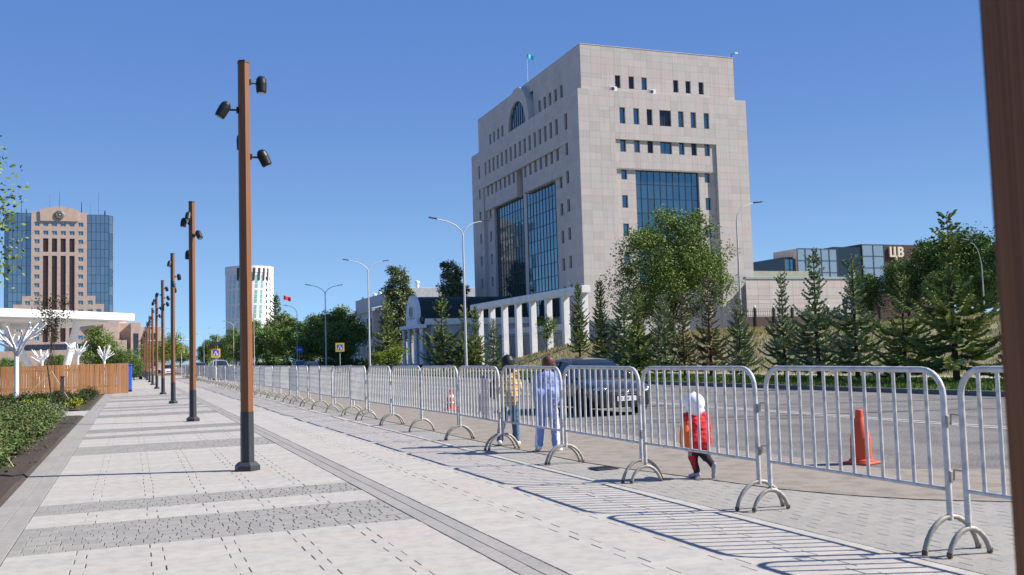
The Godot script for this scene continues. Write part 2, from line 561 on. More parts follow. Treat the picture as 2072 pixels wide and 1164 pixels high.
func lay(parent: Node, called: String, rects: Array, matkey: String, nmat: int, vkey: String, most: int, bev: float, far_z := -32.0) -> void:
	# rects: [x, z, w, d, tone]; the nearest of them become pieces of their own, the rest one joined part
	rects.sort_custom(func(a, b): return a[1] > b[1])
	var shown := 0
	var rest := MB.new()
	for r in rects:
		var y := rng.randf_range(-0.0016, 0.0012)
		var p := Vector3(r[0], 0, r[1])
		var in_view: bool = r[1] < -6.0 and r[0] < -r[1] * 1.28 - 0.5 and r[0] > 0.07 * r[1] - 1.0
		if in_view and shown < most:
			shown += 1
			var key := "%.3f_%.3f" % [r[2], r[3]]
			if not tile_cache.has(key):
				var tb := MB.new()
				tile_mb(tb, Vector3.ZERO, r[2], r[3], bev)
				tile_cache[key] = tb.mesh()
			var o := part(called, tile_cache[key], M["%s%d" % [matkey, r[4]]], parent)
			o.position = Vector3(r[0], y, r[1])
		else:
			rest.col = M["%s%d" % [matkey, r[4]]].albedo_color.srgb_to_linear()
			tile_mb(rest, Vector3(r[0], y, r[1]), r[2], r[3], bev, r[1] < far_z)
	if rest.v.size() > 0:
		var s := part(called + "_field", rest, M[vkey], parent)
		s.set_meta("kind", "stuff")

func slab_rows(x0: float, x1: float, z0: float, z1: float, jx: float, length: float, depth: float, out: Array, nt: int) -> void:
	# rows along x, from z0 (near) to z1 (far); the joints jump by a tenth from row to row
	var nrow := int(round((z0 - z1) / depth))
	var dd := (z0 - z1) / nrow
	for i in nrow:
		var zc := z0 - dd * (i + 0.5)
		var sh := 0.05 if i % 2 == 0 else -0.05
		var xs := [x0]
		var k := int(floor((x0 - jx) / length)) - 1
		while jx + k * length + sh < x1 - 0.12:
			if jx + k * length + sh > x0 + 0.12: xs.append(jx + k * length + sh + rng.randf_range(-0.009, 0.009))
			k += 1
		xs.append(x1)
		var tone := rng.randi() % nt
		for j in xs.size() - 1:
			if rng.randf() < 0.3: tone = rng.randi() % nt
			var w: float = xs[j + 1] - xs[j]
			out.append([snappedf((xs[j] + xs[j + 1]) / 2, 0.001), zc, snappedf(w - rng.randf_range(0.002, 0.012), 0.002), snappedf(dd - 0.003, 0.001), tone])

func kerb_x(z: float) -> float:
	for i in KERB_CURVE.size() - 1:
		var a: Vector2 = KERB_CURVE[i]
		var b: Vector2 = KERB_CURVE[i + 1]
		if z >= a.y and z <= b.y:
			return lerpf(a.x, b.x, (z - a.y) / (b.y - a.y))
	return 13.0

func build_paving() -> void:
	var bed := MB.new()
	bed.plate(PackedVector2Array([Vector2(-1.43, 25), Vector2(13.2, 25), Vector2(13.2, -5.35), Vector2(8.2, -9.0), Vector2(8.2, -150), Vector2(-1.43, -150)]), -0.009, -0.009)
	var walk := struct("pavement", bed, M.joint)
	walk.set_meta("label", "pale slab pavement with grey cobble bands along the street")
	var slabs := []
	var bands := [[-9.3, -10.8], [-11.65, -12.5], [-19.1, -21.1], [-23.2, -24.1], [-25.2, -26.6], [-32.4, -34.2], [-36.8, -37.8], [-39.0, -40.6], [-46.0, -48.0], [-50.4, -51.4], [-52.6, -54.2]]
	var z := -1.0
	for bd in bands:
		slab_rows(-1.0, 2.62, z, bd[0], 0.205, 0.605, 0.21, slabs, 6)
		z = bd[1]
	slab_rows(-1.0, 2.62, z, -70.0, 0.205, 0.605, 0.21, slabs, 6)
	slab_rows(2.945, 5.42, -1.0, -70.0, 3.6, 0.605, 0.21, slabs, 6)
	lay(walk, "slab", slabs, "slab", 6, "slab_v", 300, 0.003)
	var cob := []
	for bd in bands:
		var zz: float = bd[0]
		while zz > bd[1] + 0.03:
			var dz := minf(0.1, zz - bd[1])
			var x := -1.0
			while x < 2.6:
				var w := minf([0.1, 0.13, 0.17, 0.2][rng.randi() % 4], 2.615 - x)
				if 2.615 - x - w < 0.05: w = 2.615 - x
				cob.append([x + w / 2, zz - dz / 2, snappedf(w - 0.007, 0.002), snappedf(dz - 0.006, 0.002), rng.randi() % 4])
				x += w
			zz -= dz
	lay(walk, "cobble", cob, "cobble", 4, "cobble_v", 300, 0.004, -22.0)
	var bor := []
	for cx in [[-1.42, -1.21], [-1.21, -1.005], [2.625, 2.785], [2.785, 2.94]]:
		var zz: float = -1.0 - rng.randf() * 0.6
		while zz > -70:
			var ln := 0.6 if cx[0] < 0 else 0.8
			bor.append([(cx[0] + cx[1]) / 2, zz - ln / 2, snappedf(cx[1] - cx[0] - 0.006, 0.002), ln - 0.006, rng.randi() % 4])
			zz -= ln
	lay(walk, "border_stone", bor, "border", 4, "cobble_v", 300, 0.003)
	var blk := []
	var zz2 := -2.0
	var row := 0
	while zz2 > -40.0:
		var x := 5.425 - (0.14 if row % 2 == 1 else 0.0)
		var lim := kerb_x(zz2) + 0.12
		while x < lim:
			var xa := maxf(x, 5.425)
			var w := x + 0.28 - xa
			blk.append([xa + w / 2, zz2 - 0.07, snappedf(w - 0.003, 0.001), 0.136, rng.randi() % 4])
			x += 0.28
		zz2 -= 0.14
		row += 1
	lay(walk, "paving_block", blk, "border", 4, "cobble_v", 300, 0.003, -20.0)
	part("far_slabs", sheet(-1.42, 6.0, -70, -150, -0.001), M.slab2, walk).set_meta("kind", "stuff")
	part("far_blocks", sheet(5.425, 6.0, -40.1, -70, -0.0015), M.border1, walk).set_meta("kind", "stuff")
	part("near_slabs", sheet(-1.42, 5.42, 25, -1.02, -0.002), M.slab0, walk).set_meta("kind", "stuff")

# ------------------------------------------------------------------ far side of the road: kerb, grass, footpath, slope
func build_far_side() -> void:
	var k := MB.new()
	k.span(Vector3(22.6, -0.05, 40), Vector3(22.6, -0.05, 40), 0.0)
	var kerb := Node3D.new()
	kerb.name = "kerb"
	add_child(kerb)
	kerb.set_meta("kind", "structure")
	var km := boxm(Vector3(0.18, 0.2, 0.99), 0.02)
	var i := 0
	var z := -12.0
	while z > -100.0:
		var o := part("kerb_stone", km, M.kerb, kerb)
		o.position = Vector3(22.69, 0.05, z - 0.5)
		o.position.y += rng.randf_range(-0.006, 0.006)
		z -= 1.0
	var lg := MB.new()
	lg.span(Vector3(22.6, -0.05, -100), Vector3(22.78, 0.15, -600), 0.02)
	part("kerb_run", lg, M.kerb, kerb)
	struct("grass_verge", sheet(22.78, 30.4, 40, -600, 0.11), M.lawn)
	struct("footpath", sheet(30.4, 31.8, 40, -600, 0.135), M.path_far)
	var b := MB.new()
	var xs := []
	var x := 31.8
	while x < 62.0:
		xs.append(x)
		x += 1.4
	xs.append(62.0); xs.append(80.0); xs.append(120.0); xs.append(400.0)
	var zs := []
	var zz := 30.0
	while zz > -120.0:
		zs.append(zz)
		zz -= 3.0
	zs.append(-125.0); zs.append(-300.0); zs.append(-700.0)
	for a in xs.size() - 1:
		for c in zs.size() - 1:
			var p := [Vector2(xs[a], zs[c]), Vector2(xs[a + 1], zs[c]), Vector2(xs[a + 1], zs[c + 1]), Vector2(xs[a], zs[c + 1])]
			var q := []
			for t in p:
				q.append(Vector3(t.x, hill(t.x, t.y), t.y))
			b.quad(q[0], q[1], q[2], q[3])
	struct("grass_slope", b, M.dry_lawn)
	scatter_grass("verge_grass", "short green grass growing on the road verge", 22.9, 30.3, -14, -75, 15000, 0.10, [Color(0.06, 0.12, 0.018), Color(0.11, 0.19, 0.03), Color(0.16, 0.2, 0.045)])
	scatter_grass("slope_grass", "dry yellowing grass covering the slope behind the spruces", 31.9, 54.0, -20, -100, 26000, 0.17, [Color(0.28, 0.25, 0.11), Color(0.36, 0.31, 0.15), Color(0.18, 0.20, 0.07), Color(0.42, 0.37, 0.20)])

func scatter_grass(called: String, label: String, x0: float, x1: float, z0: float, z1: float, count: int, h: float, cols: Array) -> void:
	var b := MB.new()
	for k in 7:
		var a := rng.randf() * TAU
		var r := rng.randf() * 0.11
		var base := Vector3(cos(a) * r, 0, sin(a) * r)
		var d := Vector3(cos(a + 1.3), 0, sin(a + 1.3)) * 0.012
		var tip := base + Vector3(rng.randf_range(-0.05, 0.05), h * rng.randf_range(0.6, 1.15), rng.randf_range(-0.05, 0.05))
		b.tri(base - d, base + d, tip)
	var mm := MultiMesh.new()
	mm.transform_format = MultiMesh.TRANSFORM_3D
	mm.use_colors = true
	mm.mesh = b.mesh()
	mm.instance_count = count
	for i in count:
		var x := rng.randf_range(x0, x1)
		var z := rng.randf_range(z0, z1)
		var s := rng.randf_range(0.6, 1.5)
		var y: float = 0.108 if x < 30.4 else hill(x, z) - 0.01
		mm.set_instance_transform(i, Transform3D(Basis(Vector3.UP, rng.randf() * TAU).scaled(Vector3(s, s, s)), Vector3(x, y, z)))
		mm.set_instance_color(i, cols[rng.randi() % cols.size()])
	var o := MultiMeshInstance3D.new()
	o.name = called
	o.multimesh = mm
	o.material_override = M.leaves
	add_child(o)
	tag(o, label, "grass", "", "stuff")

# ------------------------------------------------------------------ stone facades
func in_hole(u: float, v: float, holes: Array) -> bool:
	for h in holes:
		if h.has_point(Vector2(u, v)): return true
	return false

func grid_lines(a: float, b: float, step: float, edges: Array) -> Array:
	var keep := [a, b]
	for e in edges:
		if e > a + 0.01 and e < b - 0.01:
			var dup := false
			for q in keep:
				if absf(q - e) < 0.02: dup = true
			if not dup: keep.append(e)
	var x := a + step
	while x < b - 0.3:
		var close := false
		for q in keep:
			if absf(q - x) < step * 0.42: close = true
		if not close: keep.append(x)
		x += step
	keep.sort()
	return keep

func clad(parent: Node, fx: Transform3D, u0: float, u1: float, v0: float, v1: float, holes: Array, pw: float, ph: float, quota: int, mkey := "stone", nm := 6, vkey := "stone_v", bk := "stone_back", gap := 0.012) -> void:
	# a wall face in (u, v), outside along +w: backing, and separate panels that stand 25 mm proud
	var eu := []
	var ev := []
	for h in holes:
		eu.append(h.position.x); eu.append(h.end.x)
		ev.append(h.position.y); ev.append(h.end.y)
	var us := grid_lines(u0, u1, pw, eu)
	var vs := grid_lines(v0, v1, ph, ev)
	var back := MB.new()
	back.xf = fx
	var rest := MB.new()
	rest.xf = fx
	var shown := 0
	for j in range(vs.size() - 2, -1, -1):
		for i in us.size() - 1:
			var cu: float = (us[i] + us[i + 1]) / 2
			var cv: float = (vs[j] + vs[j + 1]) / 2
			if in_hole(cu, cv, holes): continue
			back.quad(Vector3(us[i], vs[j], 0), Vector3(us[i + 1], vs[j], 0), Vector3(us[i + 1], vs[j + 1], 0), Vector3(us[i], vs[j + 1], 0))
			var w: float = us[i + 1] - us[i] - gap
			var hh: float = vs[j + 1] - vs[j] - gap
			if w < 0.03 or hh < 0.03: continue
			var tone := rng.randi() % nm
			if shown < quota and w > 0.5 and hh > 0.5:
				shown += 1
				var key := "p%.2f_%.2f" % [w, hh]
				if not tile_cache.has(key): tile_cache[key] = boxm(Vector3(w, hh, 0.05), 0.0)
				var o := part("stone_panel", tile_cache[key], M["%s%d" % [mkey, tone]], parent)
				o.transform = fx * Transform3D(Basis.IDENTITY, Vector3(cu, cv, 0.003))
			else:
				rest.col = M["%s%d" % [mkey, tone]].albedo_color.srgb_to_linear()
				rest.box(Vector3(cu, cv, 0.003), Vector3(w, hh, 0.05))
	part("wall_core", back, M[bk], parent)
	if rest.v.size() > 0:
		part("wall_cladding", rest, M[vkey], parent).set_meta("kind", "stuff")

func window(parent: Node, fx: Transform3D, r: Rect2, depth: float, fm: Material, gm: Material, sm: Material, bars := 1) -> void:
	# reveal, frame and pane set back into a hole
	var b := MB.new()
	b.xf = fx
	var x0 := r.position.x
	var x1 := r.end.x
	var y0 := r.position.y
	var y1 := r.end.y
	var d := -depth
	var f := 0.028
	b.quad(Vector3(x0, y0, d), Vector3(x0, y0, f), Vector3(x0, y1, f), Vector3(x0, y1, d))
	b.quad(Vector3(x1, y0, f), Vector3(x1, y0, d), Vector3(x1, y1, d), Vector3(x1, y1, f))
	b.quad(Vector3(x0, y0, d), Vector3(x1, y0, d), Vector3(x1, y0, f), Vector3(x0, y0, f))
	b.quad(Vector3(x0, y1, f), Vector3(x1, y1, f), Vector3(x1, y1, d), Vector3(x0, y1, d))
	var w := part("window", b, sm, parent)
	var fr := MB.new()
	fr.xf = fx
	var t := 0.06
	for q in [[x0, y0, x0 + t, y1], [x1 - t, y0, x1, y1], [x0 + t, y0, x1 - t, y0 + t], [x0 + t, y1 - t, x1 - t, y1]]:
		fr.span(Vector3(q[0], q[1], d), Vector3(q[2], q[3], d + 0.06))
	for k in bars:
		if bars > 0 and r.size.x > 1.2:
			var cx := x0 + r.size.x * (k + 1) / (bars + 1)
			fr.span(Vector3(cx - 0.03, y0 + t, d), Vector3(cx + 0.03, y1 - t, d + 0.06))
	part("frame", fr, fm, w)
	var g := MB.new()
	g.xf = fx
	g.quad(Vector3(x0, y0, d + 0.02), Vector3(x1, y0, d + 0.02), Vector3(x1, y1, d + 0.02), Vector3(x0, y1, d + 0.02))
	part("pane", g, gm, w)

func curtain(parent: Node, fx: Transform3D, u0: float, u1: float, v0: float, v1: float, nu: int, nv: int, keys: Array, fm: Material, tilt := 0.006, fw := 0.07, pane_name := "pane") -> void:
	# glass wall: a pane for each cell, upright and level bars in front
	var pu := (u1 - u0) / nu
	var pv := (v1 - v0) / nv
	var pm := boxm(Vector3(pu - 0.01, pv - 0.01, 0.02))
	for j in nv:
		for i in nu:
			var o := part(pane_name, pm, M[keys[rng.randi() % keys.size()]], parent)
			var bs := Basis(Vector3.UP, rng.randf_range(-tilt, tilt)) * Basis(Vector3.RIGHT, rng.randf_range(-tilt, tilt))
			o.transform = fx * Transform3D(bs, Vector3(u0 + pu * (i + 0.5), v0 + pv * (j + 0.5), 0))
	for i in nu + 1:
		var b := MB.new()
		b.xf = fx
		b.box(Vector3(u0 + pu * i, (v0 + v1) / 2, 0.03), Vector3(fw, v1 - v0, 0.09))
		part("upright_bar", b, fm, parent)
	for j in nv + 1:
		var b := MB.new()
		b.xf = fx
		b.box(Vector3((u0 + u1) / 2, v0 + pv * j, 0.028), Vector3(u1 - u0, fw * 0.8, 0.07))
		part("level_bar", b, fm, parent)

func build_main_building() -> void:
	var o := thing("office_building", "tall grey-pink stone office building with blue glass walls and arched window", "building", Vector3(53.52, 0, -108.82), deg_to_rad(-1.2))
	var R := Transform3D(Basis.IDENTITY, Vector3.ZERO)
	var L := Transform3D(Basis(Vector3(0, 0, 1), Vector3(0, 1, 0), Vector3(-1, 0, 0)), Vector3.ZERO)
	var cols := [6.35, 8.4, 10.38, 12.75, 15.14, 17.05, 19.1]
	var sill := [31.27, 27.6, 24.0, 20.25, 16.5, 12.75]
	# --- road-end face (south): lower block
	var hr := []
	for i in cols.size():
		var w := 1.75 if i == 3 else 0.84
		hr.append(Rect2(cols[i] - w / 2, 31.3, w, 2.15))
	var rec := Rect2(5.2, 0.0, 15.25, 29.2)
	var all := hr.duplicate()
	all.append(rec)
	clad(o, R, 0.0, 25.5, 0.0, 35.6, all, 1.5, 0.94, 150)
	for r in hr: window(o, R, r, 0.32, M.frame_brown, M.glass_dark if rng.randf() < 0.3 else M.glass1, M.stone2)
	# beam with a row of windows, set back 0.22
	var RB := R * Transform3D(Basis.IDENTITY, Vector3(0, 0, -0.22))
	var hb := []
	for i in cols.size():
		var w := 1.75 if i == 3 else 0.84
		hb.append(Rect2(cols[i] - w / 2 + 0.05, 27.6, w, 1.6))
	clad(o, RB, 5.2, 20.45, 25.42, 29.2, hb, 1.5, 0.94, 20)
	for r in hb: window(o, RB, r, 0.3, M.frame_brown, M.glass1 if rng.randf() < 0.7 else M.glass_dark, M.stone2)
	# piers set back 0.5
	var RP := R * Transform3D(Basis.IDENTITY, Vector3(0, 0, -0.5))
	var hp := []
	for k in range(2, 6):
		hp.append(Rect2(6.12, sill[k], 0.84, 1.65))
		hp.append(Rect2(18.72, sill[k], 0.84, 1.65))
	var hpc := hp.duplicate()
	hpc.append(Rect2(8.2, 0, 9.6, 25.42))
	clad(o, RP, 5.2, 20.45, 0.0, 25.42, hpc, 1.5, 0.94, 20)
	for r in hp: window(o, RP, r, 0.3, M.frame_brown, M.glass0, M.stone2)
	curtain(o, R * Transform3D(Basis.IDENTITY, Vector3(0, 0, -0.85)), 8.2, 17.8, 10.2, 25.4, 10, 8, ["glass0", "glass1", "glass2", "glass3", "glass1", "glass0", "glass3"], M.frame_dark, 0.005, 0.06)
	var rv := MB.new()
	for q in [[5.2, 0.0, 29.2, 0.5, -1], [20.45, 0.0, 29.2, 0.5, 1]]:
		rv.span(Vector3(q[0] - (0.3 if q[4] < 0 else 0.0), q[1], -0.6), Vector3(q[0] + (0.0 if q[4] < 0 else 0.3), q[2], -0.002))
	rv.span(Vector3(4.9, 29.2, -0.6), Vector3(20.75, 29.5, -0.002))
	rv.span(Vector3(5.2, 25.3, -0.6), Vector3(20.45, 25.42, -0.222))
	rv.span(Vector3(7.9, 0, -0.95), Vector3(8.2, 25.3, -0.502))
	rv.span(Vector3(17.8, 0, -0.95), Vector3(18.1, 25.3, -0.502))
	# --- street face (west): lower block
	var hl := []
	var srow := [3.95, 40.0]
	for i in 16: srow.append(7.1 + 1.975 * i)
	for s in srow: hl.append(Rect2(-s - 0.42, 31.05, 0.84, 2.2))
	for k in range(1, 8):
		for s in [3.95, 40.0]:
			hl.append(Rect2(-s - 0.42, 31.35 - 3.75 * k, 0.84, 1.65))
	var lall := hl.duplicate()
	lall.append(Rect2(-38.2, 0, 32.6, 29.2))
	clad(o, L, -43.9, 0.0, 0.0, 35.6, lall, 1.5, 0.94, 90)
	for r in hl: window(o, L, r, 0.3, M.frame_brown, M.glass_dark, M.stone2)
	var LB := L * Transform3D(Basis.IDENTITY, Vector3(0, 0, -0.25))
	for side in [[5.6, 20.7, 7.65], [23.3, 38.2, 24.5]]:
		var h3 := []
		for i in 7: h3.append(Rect2(-(side[2] + 2.0 * i) - 0.42, 27.6, 0.84, 1.6))
		clad(o, LB, -side[1], -side[0], 25.42, 29.2, h3, 1.5, 0.94, 15)
		for r in h3: window(o, LB, r, 0.3, M.frame_brown, M.glass_dark, M.stone2)
		rv.span(Vector3(0.26, 25.3, -side[1]), Vector3(1.05, 25.42, -side[0]))
	var LP := L * Transform3D(Basis.IDENTITY, Vector3(0, 0, -0.55))
	for side in [[5.6, 9.3], [34.6, 38.2]]:
		var h4 := []
		for k in range(2, 8): h4.append(Rect2(-(side[0] + side[1]) / 2 - 0.42, 31.35 - 3.75 * k, 0.84, 1.65))
		clad(o, LP, -side[1], -side[0], 0.0, 25.42, h4, 1.5, 0.94, 10)
		for r in h4: window(o, LP, r, 0.3, M.frame_brown, M.glass_dark, M.stone2)
	var LC := L * Transform3D(Basis.IDENTITY, Vector3(0, 0, -1.0))
	curtain(o, LC, -21.2, -9.3, 6.65, 25.4, 10, 10, ["glass0", "glass1", "glass2", "glass3"], M.frame_dark, 0.004, 0.08)
	curtain(o, LC, -34.6, -22.8, 6.65, 25.4, 10, 10, ["glass0", "glass1", "glass2", "glass3"], M.frame_dark, 0.004, 0.08)
	# dark slot between the two bays
	rv.span(Vector3(1.2, 0, -22.8), Vector3(1.5, 29.2, -21.2))
	for q in [[5.3, 5.6], [38.2, 38.5]]: rv.span(Vector3(0.002, 0, -q[1]), Vector3(1.0, 29.2, -q[0]))
	for q in [[9.0, 9.3], [34.6, 34.9]]: rv.span(Vector3(0.552, 0, -q[1]), Vector3(1.2, 25.3, -q[0]))
	for q in [[20.4, 20.7], [23.3, 23.6]]: rv.span(Vector3(0.252, 25.42, -q[1]), Vector3(1.3, 29.2, -q[0]))
	rv.span(Vector3(0.002, 29.2, -38.5), Vector3(1.3, 29.5, -5.3))
	part("recess_lining", rv, M.stone2, o)
	var sl := MB.new()
	sl.span(Vector3(1.0, 0, -22.72), Vector3(1.18, 29.2, -21.28))
	part("slot_backing", sl, M.stone1, o)
	# ledge and upper block
	var bk := MB.new()
	bk.span(Vector3(0.05, 35.3, -43.85), Vector3(25.45, 35.58, -0.05))
	bk.span(Vector3(1.7, 35.58, -42.2), Vector3(24.3, 41.7, -1.7))
	part("roof_slab", bk, M.stone_back, o)
	var bk2 := MB.new()
	bk2.span(Vector3(1.6, 0.0, -43.5), Vector3(25.4, 35.3, -1.2))
	part("building_core", bk2, M.concrete, o)
	var RU := R * Transform3D(Basis.IDENTITY, Vector3(0, 0, -1.0))
	var hu := []
	for x in [6.37, 8.4, 10.33, 15.16, 17.07, 19.12]: hu.append(Rect2(x - 0.4, 36.32, 0.8, 1.7))
	clad(o, RU, 1.0, 24.45, 35.58, 41.8, hu, 1.5, 0.94, 40)
	for r in hu: window(o, RU, r, 0.3, M.frame_brown, M.glass_dark if rng.randf() < 0.6 else M.glass0, M.stone2)
	var LU := L * Transform3D(Basis.IDENTITY, Vector3(0, 0, -1.0))
	var h5 := []
	for s in [7.3, 9.3, 11.3, 13.25, 15.2, 28.9, 30.9, 32.9, 34.85, 36.8]: h5.append(Rect2(-s - 0.42, 36.3, 0.84, 1.75))
	var h5c := h5.duplicate()
	h5c.append(Rect2(-26.5, 35.6, 9.0, 4.5))
	clad(o, LU, -42.85, -1.0, 35.58, 41.8, h5c, 1.5, 0.94, 30)
	for r in h5: window(o, LU, r, 0.3, M.frame_brown, M.glass_dark, M.stone2)
	# east and north faces
	var ot := MB.new()
	ot.span(Vector3(25.46, 0, -43.86), Vector3(25.52, 35.6, -0.03))
	ot.span(Vector3(0.03, 0, -43.95), Vector3(25.4, 35.6, -43.88))
	ot.span(Vector3(24.41, 35.6, -42.8), Vector3(24.46, 41.78, -1.02))
	ot.span(Vector3(1.0, 35.6, -42.88), Vector3(24.4, 41.78, -42.82))
	part("rear_wall", ot, M.stone0, o)
	# coping
	var cp := MB.new()
	cp.span(Vector3(0.93, 41.8, -42.95), Vector3(24.52, 41.9, -0.93), 0.03)
	part("coping", cp, M.stone4, o)
	# arched window: barrel with an elliptical opening
	var ar := MB.new()
	var cs := -22.0
	var seg := 28
	for k in seg:
		var a0 := PI * k / seg
		var a1 := PI * (k + 1) / seg
		var f := func(a: float, rx: float, ry: float, w: float) -> Vector3: return Vector3(w, 35.6 + sin(a) * ry, cs + cos(a) * rx)
		# front ring, outer barrel, inner reveal (w is local x; front at -0.02)
		ar.quad(f.call(a0, 4.9, 6.0, -0.03), f.call(a1, 4.9, 6.0, -0.03), f.call(a1, 3.55, 3.95, -0.03), f.call(a0, 3.55, 3.95, -0.03))
		ar.quad(f.call(a0, 4.9, 6.0, 2.2), f.call(a1, 4.9, 6.0, 2.2), f.call(a1, 4.9, 6.0, -0.03), f.call(a0, 4.9, 6.0, -0.03))
		ar.quad(f.call(a0, 3.55, 3.95, -0.03), f.call(a1, 3.55, 3.95, -0.03), f.call(a1, 3.55, 3.95, 0.5), f.call(a0, 3.55, 3.95, 0.5))
	var arch := part("arched_window", ar, M.stone4, o)
	for k in 8:
		var g := MB.new()
		var z0 := cs - 3.55 + 7.1 * k / 8.0
		var z1 := cs - 3.55 + 7.1 * (k + 1) / 8.0
		var y0 := 35.6 + 3.95 * sqrt(maxf(0, 1 - pow((z0 - cs) / 3.55, 2)))
		var y1 := 35.6 + 3.95 * sqrt(maxf(0, 1 - pow((z1 - cs) / 3.55, 2)))
		g.quad(Vector3(0.3, 35.6, z0 + 0.03), Vector3(0.3, 35.6, z1 - 0.03), Vector3(0.3, y1, z1 - 0.03), Vector3(0.3, y0, z0 + 0.03))
		part("pane", g, M["glass%d" % (k % 4)], arch)
		if k > 0:
			var q := MB.new()
			q.span(Vector3(0.22, 35.6, z0 - 0.05), Vector3(0.32, y0, z0 + 0.05))
			part("upright_bar", q, M.frame_dark, arch)
	# cameras, air conditioners and the roof flag
	for p in [Vector3(5.4, 35.6, -0.5), Vector3(11.2, 35.6, -0.5)]:
		var ac := thing("air_conditioner", "air conditioner box standing on the ledge of the stone office building", "air conditioner", o.transform * p, o.rotation.y, "air conditioners on the ledge")
		var ab := MB.new()
		ab.box(Vector3(0, 0.36, 0), Vector3(0.95, 0.62, 0.4), 0.03)
		part("case", ab, M.white_wall, ac)
		var fan := MB.new()
		fan.lathe([Vector2(0.26, 0), Vector2(0.26, 0.02), Vector2(0.0, 0.025)], 16, Vector3(-0.15, 0.36, 0.2), Basis(Vector3.RIGHT, PI / 2))
		part("fan_grille", fan, M.post_steel, ac)
		var ft := MB.new()
		for s in [-0.35, 0.35]: ft.span(Vector3(s - 0.04, 0, -0.2), Vector3(s + 0.04, 0.055, 0.2))
		part("feet", ft, M.post_steel, ac)
	flag_pole(o.transform * Vector3(1.6, 41.9, -21.0), 5.0, M.flag_teal, "small turquoise flag flying on the roof of the stone office building", 1.15)
	var cm := thing("roof_camera", "small security camera on the top right corner of the stone building", "camera", o.transform * Vector3(24.3, 41.9, -1.1))
	var cb := MB.new()
	cb.tube([Vector3(0, 0, 0), Vector3(0, 0.5, 0), Vector3(0.5, 0.55, 0.2)], 0.05, 6)
	part("bracket", cb, M.post_steel, cm)
	cb = MB.new()
	cb.box(Vector3(0.62, 0.62, 0.25), Vector3(0.5, 0.22, 0.24), 0.04)
	part("housing", cb, M.white_wall, cm)

func flag_pole(at: Vector3, h: float, fm: Material, label: String, fw: float, r := 0.05) -> void:
	var f := thing("flag", label, "flag", at)
	var b := MB.new()
	b.tube([Vector3.ZERO, Vector3(0, h, 0)], [r, r * 0.6], 6)
	part("pole", b, M.galvanised, f)
	b = MB.new()
	var nx := 8
	for i in nx:
		var u0 := float(i) / nx
		var u1 := float(i + 1) / nx
		var p := func(u: float, t: float) -> Vector3: return Vector3(u * fw * 0.9, h * 0.98 - t * fw * 0.55 - u * fw * 0.28, sin(u * 7.0) * fw * 0.10)
		b.quad(p.call(u0, 1.0), p.call(u1, 1.0), p.call(u1, 0.0), p.call(u0, 0.0))
		b.quad(p.call(u0, 0.0) + Vector3(0, 0, -0.01), p.call(u1, 0.0) + Vector3(0, 0, -0.01), p.call(u1, 1.0) + Vector3(0, 0, -0.01), p.call(u0, 1.0) + Vector3(0, 0, -0.01))
	part("cloth", b, fm, f)

